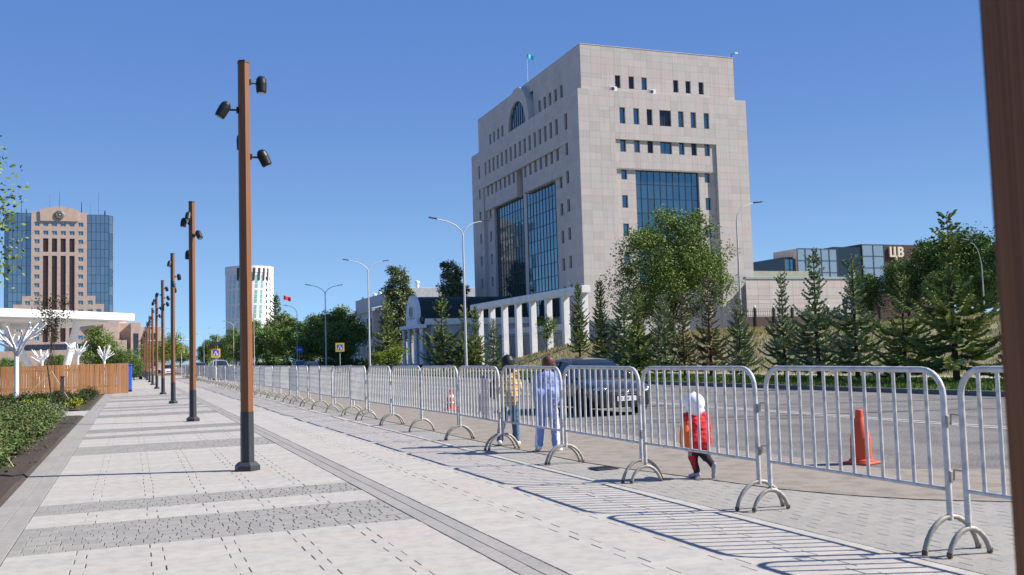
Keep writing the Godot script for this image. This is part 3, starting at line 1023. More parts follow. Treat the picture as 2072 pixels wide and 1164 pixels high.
# ------------------------------------------------------------------ tower beyond the plaza
func build_tower() -> void:
	var o := thing("tower_block", "tan tower block with blue glass wings and round emblem under its pediment", "building", Vector3(-24.4, 0, -385.0))
	var F := Transform3D.IDENTITY
	var fl := 3.22
	var rows := []
	for k in 17: rows.append(54.31 - fl * k)
	# outline of the tan front: stepped
	var core := MB.new()
	core.span(Vector3(-9.25, 0, -16), Vector3(9.25, 58.8, -0.6))
	core.span(Vector3(-12.1, 0, -16), Vector3(12.1, 27.8, -0.61))
	core.span(Vector3(-15.1, 0, -16), Vector3(15.1, 24.7, -0.62))
	part("core", core, M.concrete, o)
	var holes := []
	var cx := [-7.4, -4.53, -1.62, 1.28, 4.23, 7.18]
	for k in rows.size():
		var y: float = rows[k] - 0.75
		if y < 8: continue
		for i in 6:
			if k < 2 or i == 0 or i == 5: holes.append(Rect2(cx[i] - 0.87, y, 1.74, 1.5))
	var tall := []
	for i in range(1, 5):
		tall.append(Rect2(cx[i] - 0.87, 44.0, 1.74, 5.0))
		tall.append(Rect2(cx[i] - 0.87, 11.0, 1.74, 31.6))
	var b := MB.new()
	var all := holes.duplicate()
	all.append_array(tall)
	solid_wall(b, -9.3, 9.3, 8.0, 58.8, all)
	var steps := [[9.3, 12.2, 27.8, 10.75], [9.3, 15.1, 24.75, 13.6]]
	var side := []
	for s in [-1.0, 1.0]:
		for k in range(9, 15):
			var y: float = rows[k] - 0.75
			if y < 8: continue
			side.append(Rect2(s * 10.4 - 0.87, y, 1.74, 1.5))
			if k >= 10: side.append(Rect2(s * 13.3 - 0.87, y, 1.74, 1.5))
	var sl := MB.new()
	solid_wall(sl, -15.1, -9.3, 8.0, 24.75, side)
	solid_wall(sl, 9.3, 15.1, 8.0, 24.75, side)
	solid_wall(sl, -12.2, -9.3, 24.75, 27.8, side)
	solid_wall(sl, 9.3, 12.2, 24.75, 27.8, side)
	part("front_wall", b, M.tan_wall, o)
	part("lower_wall", sl, M.tan_wall, o)
	for r in holes: window(o, F, r, 0.3, M.white_wall, M["glass%d" % (rng.randi() % 4)], M.tan_wall)
	for r in side: window(o, F, r, 0.3, M.white_wall, M["glass%d" % (rng.randi() % 4)], M.tan_wall)
	for r in tall:
		var g := MB.new()
		g.span(Vector3(r.position.x, r.position.y, -0.4), Vector3(r.end.x, r.end.y, -0.3))
		var w := part("tall_window", g, M.brown_glass, o)
		var q := MB.new()
		var y: float = r.position.y + 1.6
		while y < r.end.y:
			q.span(Vector3(r.position.x, y, -0.3), Vector3(r.end.x, y + 0.12, -0.24))
			y += 1.61
		part("bars", q, M.frame_brown, w)
	# pediment
	var pd := PackedVector2Array([Vector2(-6.3, 53.2 + 2.2), Vector2(6.3, 55.4), Vector2(6.5, 59.5)])
	for k in 9: pd.append(Vector2(6.5 - 13.0 * (k + 1) / 10.0, 59.5 + 1.35 * sin(PI * (k + 1) / 10.0)))
	pd.append(Vector2(-6.5, 59.5))
	var pm := MB.new()
	pm.xf = Transform3D(Basis(Vector3(1, 0, 0), Vector3(0, 0, 1), Vector3(0, -1, 0)), Vector3.ZERO)
	var pd2 := PackedVector2Array()
	for p in pd: pd2.append(Vector2(p.x, -p.y))
	pm.xf = Transform3D(Basis(Vector3(1, 0, 0), Vector3(0, 0, 1), Vector3(0, -1, 0)), Vector3(0, 0, 0))
	pm.plate(pd2, 0.0, 0.5)
	part("pediment", pm, M.tan_wall, o)
	var em := MB.new()
	em.lathe([Vector2(1.75, 0), Vector2(1.75, 0.25), Vector2(1.45, 0.4), Vector2(1.35, 0.2), Vector2(0, 0.3)], 20, Vector3(0, 57.6, 0.5), Basis(Vector3.RIGHT, PI / 2))
	for k in 12:
		var a := TAU * k / 12
		em.sphere(Vector3(cos(a) * 1.0, 57.6 + sin(a) * 1.0, 0.8), Vector3(0.3, 0.3, 0.25), 6, 4)
	em.sphere(Vector3(0, 57.6, 0.85), Vector3(0.5, 0.5, 0.3), 8, 6)
	part("emblem", em, M.emblem, o)
	# glass wings with a turned corner each
	for s in [-1.0, 1.0]:
		var fx := Transform3D(Basis.IDENTITY, Vector3(s * 13.1, 0, -0.8))
		curtain(o, fx, -3.75, 3.75, 13.1, 58.2, 5, 14, ["tower_glass", "tower_glass", "tower_glass_b"], M.frame_dark, 0.004, 0.1, "glass_panel")
		var ang: float = s * 0.75
		var fx2 := Transform3D(Basis(Vector3.UP, ang), Vector3(s * 17.45, 0, -1.4))
		curtain(o, fx2, -0.9, 0.9, 18.0, 58.0, 1, 12, ["tower_glass", "glass0"], M.frame_dark, 0.003, 0.12, "glass_panel")
		var bw := MB.new()
		bw.span(Vector3(minf(s * 9.3, s * 17.0), 8, -16), Vector3(maxf(s * 9.3, s * 17.0), 58.3, -1.0))
		part("wing_core", bw, M.concrete, o)
		var sd := MB.new()
		sd.span(Vector3(minf(s * 17.0, s * 18.0), 8, -16), Vector3(maxf(s * 17.0, s * 18.0), 57.6, -2.2))
		part("side_wall", sd, M.white_wall, o)
	# podium with a slanted glass front
	var po := MB.new()
	po.span(Vector3(-20, 0, -18), Vector3(20, 8.0, 2.0))
	part("podium", po, M.tan_wall, o)
	var sg := MB.new()
	for i in 16:
		for j in 3:
			var x0 := -12.0 + i * 1.5
			sg.box(Vector3(x0 + 0.75, 7.6 + j * 1.25, 1.0 - j * 0.5), Vector3(1.38, 1.2, 0.08), 0.0, Basis(Vector3.RIGHT, -0.35))
	part("porch_glazing", sg, M.glass_dark, o)
	for p in [[-13.0, 5.5, 0.12], [-11.4, 2.0, 0.3], [-0.3, 9.0, 0.1], [-3.6, 7.5, 0.05], [7.2, 5.2, 0.22], [13.0, 9.0, 0.07], [15.3, 2.2, 0.4], [10.2, 5.0, 0.05]]:
		var a := thing("roof_mast", "thin mast standing on the roof of the tan tower block", "mast", Vector3(-24.4 + p[0], 58.3, -390.0), 0, "masts on the tower roof")
		var mb := MB.new()
		mb.tube([Vector3(0, -0.2, 0), Vector3(0, p[1], 0)], [p[2], p[2] * 0.6], 6)
		part("pole", mb, M.post_steel, a)

func solid_wall(b: MB, u0: float, u1: float, v0: float, v1: float, holes: Array) -> void:
	var eu := []
	var ev := []
	for h in holes:
		eu.append(h.position.x); eu.append(h.end.x)
		ev.append(h.position.y); ev.append(h.end.y)
	var us := grid_lines(u0, u1, 1000.0, eu)
	var vs := grid_lines(v0, v1, 1000.0, ev)
	for j in vs.size() - 1:
		for i in us.size() - 1:
			var cu: float = (us[i] + us[i + 1]) / 2
			var cv: float = (vs[j] + vs[j + 1]) / 2
			if in_hole(cu, cv, holes): continue
			b.quad(Vector3(us[i], vs[j], 0), Vector3(us[i + 1], vs[j], 0), Vector3(us[i + 1], vs[j + 1], 0), Vector3(us[i], vs[j + 1], 0))

# ------------------------------------------------------------------ the other buildings
func simple_window(parent: Node, fx: Transform3D, r: Rect2, gm: Material, fm: Material) -> void:
	var f := MB.new()
	f.xf = fx
	f.span(Vector3(r.position.x - 0.08, r.position.y - 0.08, 0.0), Vector3(r.end.x + 0.08, r.end.y + 0.08, 0.05))
	var w := part("window", f, fm, parent)
	var g := MB.new()
	g.xf = fx
	g.span(Vector3(r.position.x, r.position.y, 0.04), Vector3(r.end.x, r.end.y, 0.07))
	part("pane", g, gm, w)

func build_other_buildings() -> void:
	# annex of the tower
	var an := thing("annex_building", "tan annex building with tall narrow windows and a pink roof behind", "building", Vector3(0, 0, -300))
	var b := MB.new()
	b.span(Vector3(-7.5, 0, -14), Vector3(-3.2, 14.2, 2.0), 0.05)
	b.span(Vector3(-3.2, 0, -14), Vector3(-0.1, 14.15, -3.0), 0.05)
	b.span(Vector3(-0.1, 0, -14), Vector3(2.7, 14.2, 0.6), 0.05)
	b.span(Vector3(2.7, 0, -15), Vector3(8.2, 12.8, -0.2), 0.05)
	b.span(Vector3(-8.0, 0, -2), Vector3(-1.2, 8.9, 4.0), 0.05)
	part("wall", b, M.tan_wall, an)
	for x in [[0.75, 1.95, 0.61], [3.3, 4.6, -0.19], [5.6, 6.9, -0.19]]:
		for k in 6:
			simple_window(an, Transform3D(Basis.IDENTITY, Vector3(0, 0, x[2])), Rect2(x[0], 1.4 + k * 1.62, x[1] - x[0], 1.35), M.glass_dark, M.frame_dark)
	b = MB.new()
	b.sphere(Vector3(-7.5, 13.4, -9), Vector3(6.5, 4.0, 5), 20, 10)
	part("pink_roof", b, M.pink_roof, an)
	# white cylindrical tower with leaning turquoise windows
	var cy := thing("round_tower", "white cylindrical high-rise with slanting turquoise window strips", "building", Vector3(69, 0, -614))
	b = MB.new()
	b.lathe([Vector2(14.5, 0), Vector2(14.5, 57.0)], 48)
	part("wall", b, M.white_wall, cy)
	b = MB.new()
	b.lathe([Vector2(14.7, 56.6), Vector2(14.7, 60.6), Vector2(14.2, 60.6), Vector2(14.2, 56.6)], 48)
	part("crown_ring", b, M.white_wall, cy)
	var onc := func(a: float, y: float, r: float) -> Vector3: return Vector3(sin(a) * r, y, cos(a) * r)
	for k in 7:
		var a: float = -1.05 + k * 0.24
		var y := 55.0
		while y > 8.0:
			var q := MB.new()
			for s in 3:
				var ya: float = y - s * 2.8
				var yb: float = ya - 2.5
				var a0: float = a - (55.0 - ya) * 0.0045
				var a1: float = a - (55.0 - yb) * 0.0045
				q.quad(onc.call(a1, yb, 14.56), onc.call(a1 + 0.11, yb, 14.56), onc.call(a0 + 0.11, ya, 14.56), onc.call(a0, ya, 14.56))
			part("window", q, M.turquoise if k > 2 else M.grey_glass, cy)
			y -= 9.3
	for k in 7:
		var q := MB.new()
		var a: float = -0.75 + k * 0.22 + 0.1
		q.quad(onc.call(a, 51.5, 14.76), onc.call(a + 0.09, 51.5, 14.76), onc.call(a + 0.13, 59.3, 14.76), onc.call(a + 0.02, 59.3, 14.76))
		part("crown_opening", q, M.post_steel, cy)
	for k in 12:
		for a in [0.62, 0.86]:
			var q := MB.new()
			var y: float = 52.0 - k * 3.6
			q.quad(onc.call(a, y, 14.58), onc.call(a + 0.07, y, 14.58), onc.call(a + 0.07, y + 1.9, 14.58), onc.call(a, y + 1.9, 14.58))
			part("small_window", q, M.glass_dark, cy)
	# pale classical block beyond the avenue trees
	var cl := thing("classical_building", "pale classical building with tall windows and metal roof beyond the trees", "building", Vector3(50, 0, -200))
	b = MB.new()
	b.span(Vector3(0, 0, -70), Vector3(40, 11.8, 0), 0.05)
	b.span(Vector3(-0.5, 11.8, -70.5), Vector3(40, 12.5, 0.5), 0.05)
	b.span(Vector3(-1.2, 0, -22), Vector3(0.2, 11.9, -3), 0.03)
	part("wall", b, M.plaster, cl)
	b = MB.new()
	b.quad(Vector3(-0.6, 12.5, -70), Vector3(-0.6, 12.5, 0.6), Vector3(9, 15.0, -8), Vector3(9, 15.0, -70))
	b.quad(Vector3(-0.6, 12.5, 0.6), Vector3(40, 12.5, 0.6), Vector3(36, 15.0, -8), Vector3(9, 15.0, -8))
	part("roof", b, M.grey_roof, cl)
	b = MB.new()
	for k in 30:
		b.box(Vector3(4.2, 13.8, -1 - k * 2.3), Vector3(9.5, 0.12, 0.1), 0, Basis(Vector3.BACK, 0.255))
	part("roof_seams", b, M.galvanised, cl)
	b = MB.new()
	b.span(Vector3(8, 14.5, -62), Vector3(45, 17.6, -12), 0.05)
	part("attic", b, M.plaster, cl)
	b = MB.new()
	b.xf = Transform3D(Basis(Vector3(0, 0, 1), Vector3(0, 1, 0), Vector3(-1, 0, 0)), Vector3(-1.3, 0, 0))
	b.tri(Vector3(-22.5, 12.0, 0), Vector3(-2.5, 12.0, 0), Vector3(-12.5, 15.6, 0))
	b.span(Vector3(-22.8, 11.8, -0.6), Vector3(-2.2, 12.2, 0.3))
	part("gable", b, M.plaster, cl)
	for p in [[12, -14], [12, -24], [20, -13], [28, -13], [14, -40], [36, -13], [12, -50], [12, -56]]:
		b = MB.new()
		b.lathe([Vector2(0.4, 0), Vector2(0.4, 1.0), Vector2(0.6, 1.15), Vector2(0.5, 1.6), Vector2(0, 1.8)], 10, Vector3(p[0], 17.6, p[1]))
		part("roof_vent", b, M.white_wall, cl)
	var W := Transform3D(Basis(Vector3(0, 0, 1), Vector3(0, 1, 0), Vector3(-1, 0, 0)), Vector3.ZERO)
	for k in 13:
		var s := 25.0 + k * 3.4
		simple_window(cl, W, Rect2(-s - 0.6, 6.2, 1.2, 4.0), M.glass_dark, M.white_wall)
		simple_window(cl, W, Rect2(-s - 0.55, 1.4, 1.1, 2.6), M.glass_dark, M.white_wall)
	var W2 := Transform3D(W.basis, Vector3(-1.2, 0, 0))
	for k in 5:
		var s := 4.9 + k * 3.6
		simple_window(cl, W2, Rect2(-s - 0.6, 6.2, 1.2, 4.2), M.glass_dark, M.white_wall)
		simple_window(cl, W2, Rect2(-s - 0.55, 1.2, 1.1, 3.0), M.glass_dark, M.white_wall)
	flag_pole(Vector3(50.4, 8.0, -344), 17.2, M.red, "red flag flying on a pole above the avenue trees", 2.7, 0.12)
	# entrance hall with barrel roof
	var eh := thing("entrance_hall", "low entrance hall with dark green barrel roof and white rounded gable", "building", Vector3(36.5, 0, -129))
	var zc := 0.0
	b = MB.new()
	b.span(Vector3(1.4, 0, -4.4), Vector3(16, 6.4, 4.4), 0.03)
	part("wall", b, M.plaster, eh)
	b = MB.new()
	var seg := 14
	var ef := func(a: float, x: float, r: float, ry: float) -> Vector3: return Vector3(x, 7.0 + sin(a) * ry, cos(a) * r)
	for k in seg:
		var a0 := PI * k / seg
		var a1 := PI * (k + 1) / seg
		b.quad(ef.call(a0, 0.3, 2.6, 3.0), ef.call(a0, 16.5, 2.6, 3.0), ef.call(a1, 16.5, 2.6, 3.0), ef.call(a1, 0.3, 2.6, 3.0))
	b.span(Vector3(0.3, 6.4, -4.6), Vector3(16.6, 7.02, 4.6), 0.03)
	part("roof", b, M.green_roof, eh)
	b = MB.new()
	for k in seg:
		var a0 := PI * k / seg
		var a1 := PI * (k + 1) / seg
		b.quad(ef.call(a0, -0.1, 2.75, 3.2), ef.call(a1, -0.1, 2.75, 3.2), Vector3(-0.1, 6.9, 0), Vector3(-0.1, 6.9, 0))
		b.quad(ef.call(a0, 0.5, 2.75, 3.2), ef.call(a1, 0.5, 2.75, 3.2), ef.call(a1, -0.1, 2.75, 3.2), ef.call(a0, -0.1, 2.75, 3.2))
	b.span(Vector3(-0.1, 6.0, -2.75), Vector3(0.5, 7.0, 2.75))
	b.span(Vector3(0.5, 5.9, 4.35), Vector3(16.0, 6.75, 4.75), 0.02)
	b.span(Vector3(-0.5, 5.5, -5), Vector3(0.6, 6.0, 5), 0.03)
	part("gable", b, M.white_wall, eh)
	b = MB.new()
	b.lathe([Vector2(0.75, 0), Vector2(0.75, 0.12), Vector2(0.5, 0.12), Vector2(0.5, 0.05), Vector2(0, 0.05)], 14, Vector3(-0.12, 7.9, 0), Basis(Vector3.BACK, PI / 2))
	part("round_window", b, M.grey_roof, eh)
	for z in [-4.4, -1.6, 1.6, 4.4]:
		b = MB.new()
		b.lathe([Vector2(0.34, 0.6), Vector2(0.3, 0.8), Vector2(0.25, 5.2), Vector2(0.34, 5.5)], 12, Vector3(0, 0, z))
		part("column", b, M.white_wall, eh)
	for z in [-3.0, 0.0, 3.0]:
		simple_window(eh, Transform3D(W.basis, Vector3(1.4, 0, 0)), Rect2(z - 0.8, 0.8, 1.6, 3.8), M.glass_dark, M.sign_blue)
	b = MB.new()
	for k in 4: b.span(Vector3(-1.6 + k * 0.3, 0, -5), Vector3(1.4, 0.15 * (k + 1), 5), 0.01)
	part("steps", b, M.plaza, eh)
	b = MB.new()
	for z in [5.4, 8.2]:
		b.tube([Vector3(-2.4, 0.2, z), Vector3(-2.4, 1.1, z), Vector3(0.2, 1.9, z), Vector3(0.2, 0.6, z)], 0.04, 6)
	part("handrail", b, M.galvanised, eh)
	# white portico
	var po := thing("portico", "white concrete portico of square columns on the grass slope", "portico", Vector3(40, 0, -96))
	b = MB.new()
	b.span(Vector3(-0.45, 7.2, -17), Vector3(0.45, 7.9, 15), 0.02)
	part("beam", b, M.white_wall, po)
	for k in 8:
		var z := 14.4 - 4.15 * k
		var hb := hill(40, -96 + z) - 0.3
		b = MB.new()
		b.span(Vector3(-0.32, hb, z - 0.3), Vector3(0.32, 7.2, z + 0.3), 0.02)
		part("column", b, M.white_wall, po)
	# iron fence and screen wall behind the portico
	var gf := thing("grey_screen_wall", "grey boundary wall with dark iron railing behind the white portico", "wall", Vector3(46, 0, -100))
	b = MB.new()
	b.span(Vector3(0, -0.2, -20), Vector3(0.3, 4.9, 14), 0.02)
	part("wall", b, M.plaster, gf)
	b = MB.new()
	for k in 90:
		var z := 13.5 - k * 0.37
		b.span(Vector3(-0.6, 1.2, z), Vector3(-0.56, 4.2, z + 0.04))
	for y in [1.5, 3.8]: b.span(Vector3(-0.61, y, -20), Vector3(-0.55, y + 0.06, 14))
	part("railing", b, M.black_metal, gf)
	# low stone building and railing to the right
	var lb := thing("low_stone_building", "low pinkish stone-clad building with pale green parapet behind an iron fence", "building", Vector3(76, 0, -106))
	b = MB.new()
	b.span(Vector3(2.0, 0, -30), Vector3(17.3, 10.6, -0.3))
	part("core", b, M.stone_back, lb)
	var hs := [Rect2(15.9, 6.6, 1.0, 1.3)]
	clad(lb, Transform3D.IDENTITY, 0.0, 17.3, 0.0, 10.6, hs, 1.9, 1.05, 120, "stone", 6, "stone_v", "stone_back", 0.03)
	window(lb, Transform3D.IDENTITY, hs[0], 0.25, M.frame_brown, M.glass_dark, M.stone2)
	b = MB.new()
	b.span(Vector3(0, 10.62, -0.6), Vector3(17.5, 10.95, 0.12), 0.02)
	part("coping", b, M.grey_roof, lb)
	b = MB.new()
	b.span(Vector3(0.0, 10.95, -8), Vector3(14.0, 12.1, -4), 0.02)
	part("parapet", b, M.pale_green, lb)
	# iron fence along the top of the slope
	var fe := thing("iron_fence", "brown panel fence with black spiked iron railing on top of the slope", "fence", Vector3(56, 0, -70))
	for k in 9:
		var x := -7.0 + k * 2.0
		var pb := MB.new()
		pb.span(Vector3(x - 0.09, 2.2, -0.1), Vector3(x + 0.09, 5.0, 0.1), 0.01)
		var po2 := part("post", pb, M.black_metal, fe)
		pb = MB.new()
		pb.sphere(Vector3(x, 5.1, 0), Vector3(0.11, 0.13, 0.11), 8, 6)
		part("ball_cap", pb, M.white_paint, po2)
		if k < 8:
			pb = MB.new()
			pb.span(Vector3(x + 0.1, 2.2, -0.03), Vector3(x + 1.9, 4.25, 0.03))
			part("panel", pb, M.fence_brown, fe)
			for q in 8:
				pb = MB.new()
				var xx := x + 0.2 + q * 0.225
				pb.tube([Vector3(xx, 4.25, 0), Vector3(xx, 4.85, 0), Vector3(xx, 5.0, 0)], [0.015, 0.015, 0.002], 5)
				part("picket", pb, M.black_metal, fe)
			for y in [4.35, 4.7]:
				pb = MB.new()
				pb.span(Vector3(x + 0.1, y, -0.016), Vector3(x + 1.9, y + 0.03, 0.016))
				part("rail", pb, M.black_metal, fe)
	# glass building with letters
	var gb := thing("glass_building", "dark glass building with a white letter sign behind the trees", "building", Vector3(105, 0, -135))
	b = MB.new()
	b.plate(PackedVector2Array([Vector2(0.4, -0.6), Vector2(2.3, -0.6), Vector2(11.2, -0.6), Vector2(17.5, -5.5), Vector2(36, -5.5), Vector2(36, -30), Vector2(0.4, -30)]), 0.0, 17.0)
	part("core", b, M.glass_dark, gb)
	curtain(gb, Transform3D.IDENTITY, 0.0, 2.2, 9.0, 16.6, 2, 4, ["glass0", "glass1"], M.frame_dark, 0.004, 0.12)
	curtain(gb, Transform3D(Basis(Vector3.UP, 0.0), Vector3(2.3, 0, 0.6)), 0.0, 8.6, 8.0, 18.4, 5, 5, ["grey_glass"], M.frame_dark, 0.004, 0.14)
	b = MB.new()
	b.span(Vector3(2.3, 0, -6), Vector3(10.9, 18.4, 0.5))
	part("front_bay", b, M.concrete, gb)
	b = MB.new()
	b.span(Vector3(10.9, 0, -8), Vector3(17.2, 18.9, -0.2))
	part("dark_bay", b, M.glass_dark, gb)
	curtain(gb, Transform3D(Basis.IDENTITY, Vector3(17.2, 0, -0.1)), 0.0, 5.0, 11.0, 19.4, 2, 4, ["grey_glass"], M.frame_dark, 0.004, 0.14)
	b = MB.new()
	b.span(Vector3(17.2, 0, -8), Vector3(36.0, 19.5, -0.25))
	part("sign_wall", b, M.frame_brown, gb)
	var fnt := SystemFont.new()
	fnt.font_names = PackedStringArray(["Droid Sans"])
	fnt.font_weight = 700
	var tm := TextMesh.new()
	tm.font = fnt
	tm.text = "ЦВ"
	tm.font_size = 64
	tm.pixel_size = 0.041
	tm.depth = 0.3
	var so := part("sign_letters", tm, M.letter_cream, gb)
	so.position = Vector3(25.0, 18.1, 0.0)

# ------------------------------------------------------------------ left side: planting, timber fence, canopy, sculptures
func build_left_side() -> void:
	var sb := MB.new()
	soil_bed(sb, -14.0, -1.43, 6.0, -34.2)
	struct("planting_soil", sb, M.soil)
	sb = MB.new()
	soil_bed(sb, -14.0, -1.5, -38.6, -58.4)
	struct("planting_soil_far", sb, M.soil)
	struct("side_path", sheet(-14.0, -1.43, -34.2, -38.6, -0.004), M.slab3)
	# clods of soil on the bed's edge
	var cb := MB.new()
	for i in 900:
		var z := -7.0 - pow(rng.randf(), 1.5) * 27.0
		var x := -1.5 - rng.randf() * 1.3
		cb.sphere(Vector3(x, 0.02, z), Vector3(rng.randf_range(0.012, 0.05), rng.randf_range(0.01, 0.03), rng.randf_range(0.012, 0.05)), 5, 3)
	var cl := part("soil_clods", cb, M.soil, self)
	tag(cl, "loose brown clods of soil along the edge of the shrub bed", "soil", "", "stuff")
	# timber fence of upright boards
	var fe := thing("timber_fence", "orange-brown timber fence of upright boards behind the shrubs", "fence", Vector3(-0.14, 0, -60.4), deg_to_rad(3.5))
	var bms := [boxm(Vector3(0.122, 1.74, 0.03), 0.004), boxm(Vector3(0.112, 1.75, 0.03), 0.004), boxm(Vector3(0.126, 1.73, 0.03), 0.004)]
	for k in 84:
		var o := part("board", bms[rng.randi() % 3], M["board%d" % (rng.randi() % 5)], fe)
		o.position = Vector3(-0.065 - k * 0.13, 0.88 + rng.randf_range(-0.008, 0.008), rng.randf_range(-0.012, 0.012))
	for y in [0.4, 1.4]:
		var rb := MB.new()
		rb.span(Vector3(-11, y, -0.12), Vector3(0, y + 0.1, -0.05))
		part("rail", rb, M.board2, fe)
	for k in 4:
		var rb := MB.new()
		rb.span(Vector3(-0.2 - k * 3.4, 0, -0.22), Vector3(-0.1 - k * 3.4, 1.6, -0.12))
		part("post", rb, M.board2, fe)
	var bp := thing("blue_cabin", "narrow blue portable cabin edge at the end of the timber fence", "cabin", Vector3(0.0, 0, -63.5))
	var b := MB.new()
	b.span(Vector3(-0.8, 0.1, -0.9), Vector3(0.05, 1.62, 0.1), 0.03)
	part("body", b, M.blue_plastic, bp)
	b = MB.new()
	b.span(Vector3(-0.84, 1.62, -0.94), Vector3(0.08, 1.7, 0.14), 0.03)
	part("roof", b, M.blue_plastic, bp)
	b = MB.new()
	b.span(Vector3(-0.7, 0.0, -0.8), Vector3(0.05, 0.1, 0.0))
	part("base", b, M.black, bp)
	# short dark post before the fence
	b = MB.new()
	b.span(Vector3(-0.09, 0, -0.09), Vector3(0.09, 1.15, 0.09), 0.02)
	b.span(Vector3(-0.11, 1.15, -0.11), Vector3(0.11, 1.2, 0.11), 0.02)
	var bo := part("bollard_light", b, M.fence_brown, self)
	bo.position = Vector3(-3.05, 0, -50.5)
	tag(bo, "short square brown bollard in front of the timber fence", "bollard")
	# canopy
	var ca := thing("white_canopy", "broad flat white canopy on leaning round columns beyond the fence", "canopy", Vector3(0, 0, 0))
	b = MB.new()
	var poly := PackedVector2Array([Vector2(0.25, -80), Vector2(-4.0, -74.6), Vector2(-8.0, -70.7), Vector2(-12.5, -67.6), Vector2(-17, -66), Vector2(-24, -70), Vector2(-27, -80), Vector2(-24, -92), Vector2(-14, -97), Vector2(-5, -93)])
	b.plate(poly, 5.1, 5.63)
	part("roof", b, M.white_paint, ca)
	b = MB.new()
	var inner := PackedVector2Array()
	for p in poly: inner.append(Vector2(-13, -81) + (p - Vector2(-13, -81)) * 0.86)
	b.plate(inner, 5.0, 5.09)
	part("soffit", b, M.white_wall, ca)
	for cpos in [[Vector3(-3.69, 5.06, -78), Vector3(-4.85, 0, -78)], [Vector3(-8.6, 5.06, -78), Vector3(-6.0, 0, -78)], [Vector3(-18, 5.06, -76), Vector3(-16.5, 0, -77)], [Vector3(-14, 5.06, -91), Vector3(-15, 0, -90)]]:
		b = MB.new()
		b.tube([cpos[1], cpos[0]], [0.25, 0.27], 18)
		part("column", b, M.white_paint, ca)
	# white branching steel trees
	steel_tree(Vector3(-5.07, 0, -51), 2.5, 4.0, 0.12, 1.75, 1, "tall white steel tree sculpture standing before the timber fence")
	steel_tree(Vector3(-5.6, 0, -72), 2.0, 2.9, 0.09, 0.75, 2, "small white steel tree sculpture behind the fence with a low spreading top")
	steel_tree(Vector3(-3.45, 0, -73), 2.4, 3.5, 0.09, 0.85, 3, "white steel tree sculpture beside the leaning canopy column")
	steel_tree(Vector3(-1.72, 0, -72), 2.1, 3.1, 0.08, 0.68, 4, "white steel tree sculpture before the green shrubs near the fence end")
	# shrubs
	var kinds := []
	for v in 4:
		kinds.append(shrub_mesh(100 + v, 0.5, 0.80, 1700, [Color(0.055, 0.10, 0.03), Color(0.085, 0.14, 0.04), Color(0.125, 0.165, 0.06), Color(0.12, 0.12, 0.05)], 0.027))
	for v in 2:
		kinds.append(shrub_mesh(110 + v, 0.4, 0.6, 1100, [Color(0.16, 0.21, 0.12), Color(0.26, 0.31, 0.19), Color(0.10, 0.15, 0.06)], 0.027))
	for v in 2:
		kinds.append(shrub_mesh(120 + v, 0.35, 0.5, 500, [Color(0.30, 0.30, 0.03), Color(0.20, 0.25, 0.03)], 0.036))
	for v in 2:
		kinds.append(shrub_mesh(130 + v, 0.45, 0.55, 600, [Color(0.03, 0.06, 0.02), Color(0.05, 0.085, 0.025), Color(0.06, 0.05, 0.03)], 0.04))
	var n := 0
	for row in 30:
		for colm in 9:
			var z := -8.0 - row * 0.86 + rng.randf_range(-0.22, 0.22)
			var x := -2.15 - colm * 0.66 + rng.randf_range(-0.16, 0.16) - (0.25 if row < 8 else 0.0)
			if x < 0.075 * z - 2.6 or z > -10.0 and x > -2.4: continue
			var kind := rng.randi() % 4
			var lab := "green leafy rose bush in the planting bed beside the pavement"
			var grp := "green bushes in the planting bed"
			if row > 24 and (colm < 3 or rng.randf() < 0.4):
				kind = 4 + rng.randi() % 2
				lab = "pale grey-green bush at the path end of the planting bed"
				grp = "pale bushes at the end of the bed"
			shrub(kinds[kind], Vector3(x, 0.02, z), rng.randf_range(0.8, 1.15), lab, grp)
			n += 1
	for i in 34:
		var z := -39.6 - (i / 4) * 2.1 + rng.randf_range(-0.4, 0.4)
		var x := -2.2 - (i % 4) * 1.15 + rng.randf_range(-0.3, 0.3)
		var yel := i in [0, 1, 5]
		shrub(kinds[(6 if yel else 8) + i % 2], Vector3(x, 0.02, z), rng.randf_range(0.7, 1.05), "yellow-leaved low shrub by the side path" if yel else "dark green low shrub in the bed before the timber fence", "yellow shrubs by the side path" if yel else "dark shrubs before the fence")
	var fl := MB.new()
	fl.sphere(Vector3(0, 0, 0), Vector3(0.045, 0.035, 0.045), 8, 5)
	fl.sphere(Vector3(0.03, 0.015, 0.02), Vector3(0.03, 0.025, 0.03), 8, 5)
	var rose := part("rose_flower", fl, mat("rose", Color(0.45, 0.10, 0.10), 0.8), self)
	rose.position = Vector3(-2.12, 0.92, -14.6)
	tag(rose, "single pink rose bloom among the green bushes", "flower")

func soil_bed(b: MB, x0: float, x1: float, z0: float, z1: float) -> void:
	var nx := 16
	var nz := 60
	var f := FastNoiseLite.new()
	f.seed = 4
	f.frequency = 0.9
	var h := func(i: int, j: int) -> Vector3:
		var t := float(i) / nx
		var x := lerpf(x1, x0, t * t)
		var z := lerpf(z0, z1, float(j) / nz)
		var up := 0.0 if i == 0 else 0.03 + 0.05 * f.get_noise_2d(x * 2.0, z * 2.0)
		return Vector3(x, -0.006 + up, z)
	for j in nz:
		for i in nx:
			b.quad(h.call(i + 1, j), h.call(i, j), h.call(i, j + 1), h.call(i + 1, j + 1))

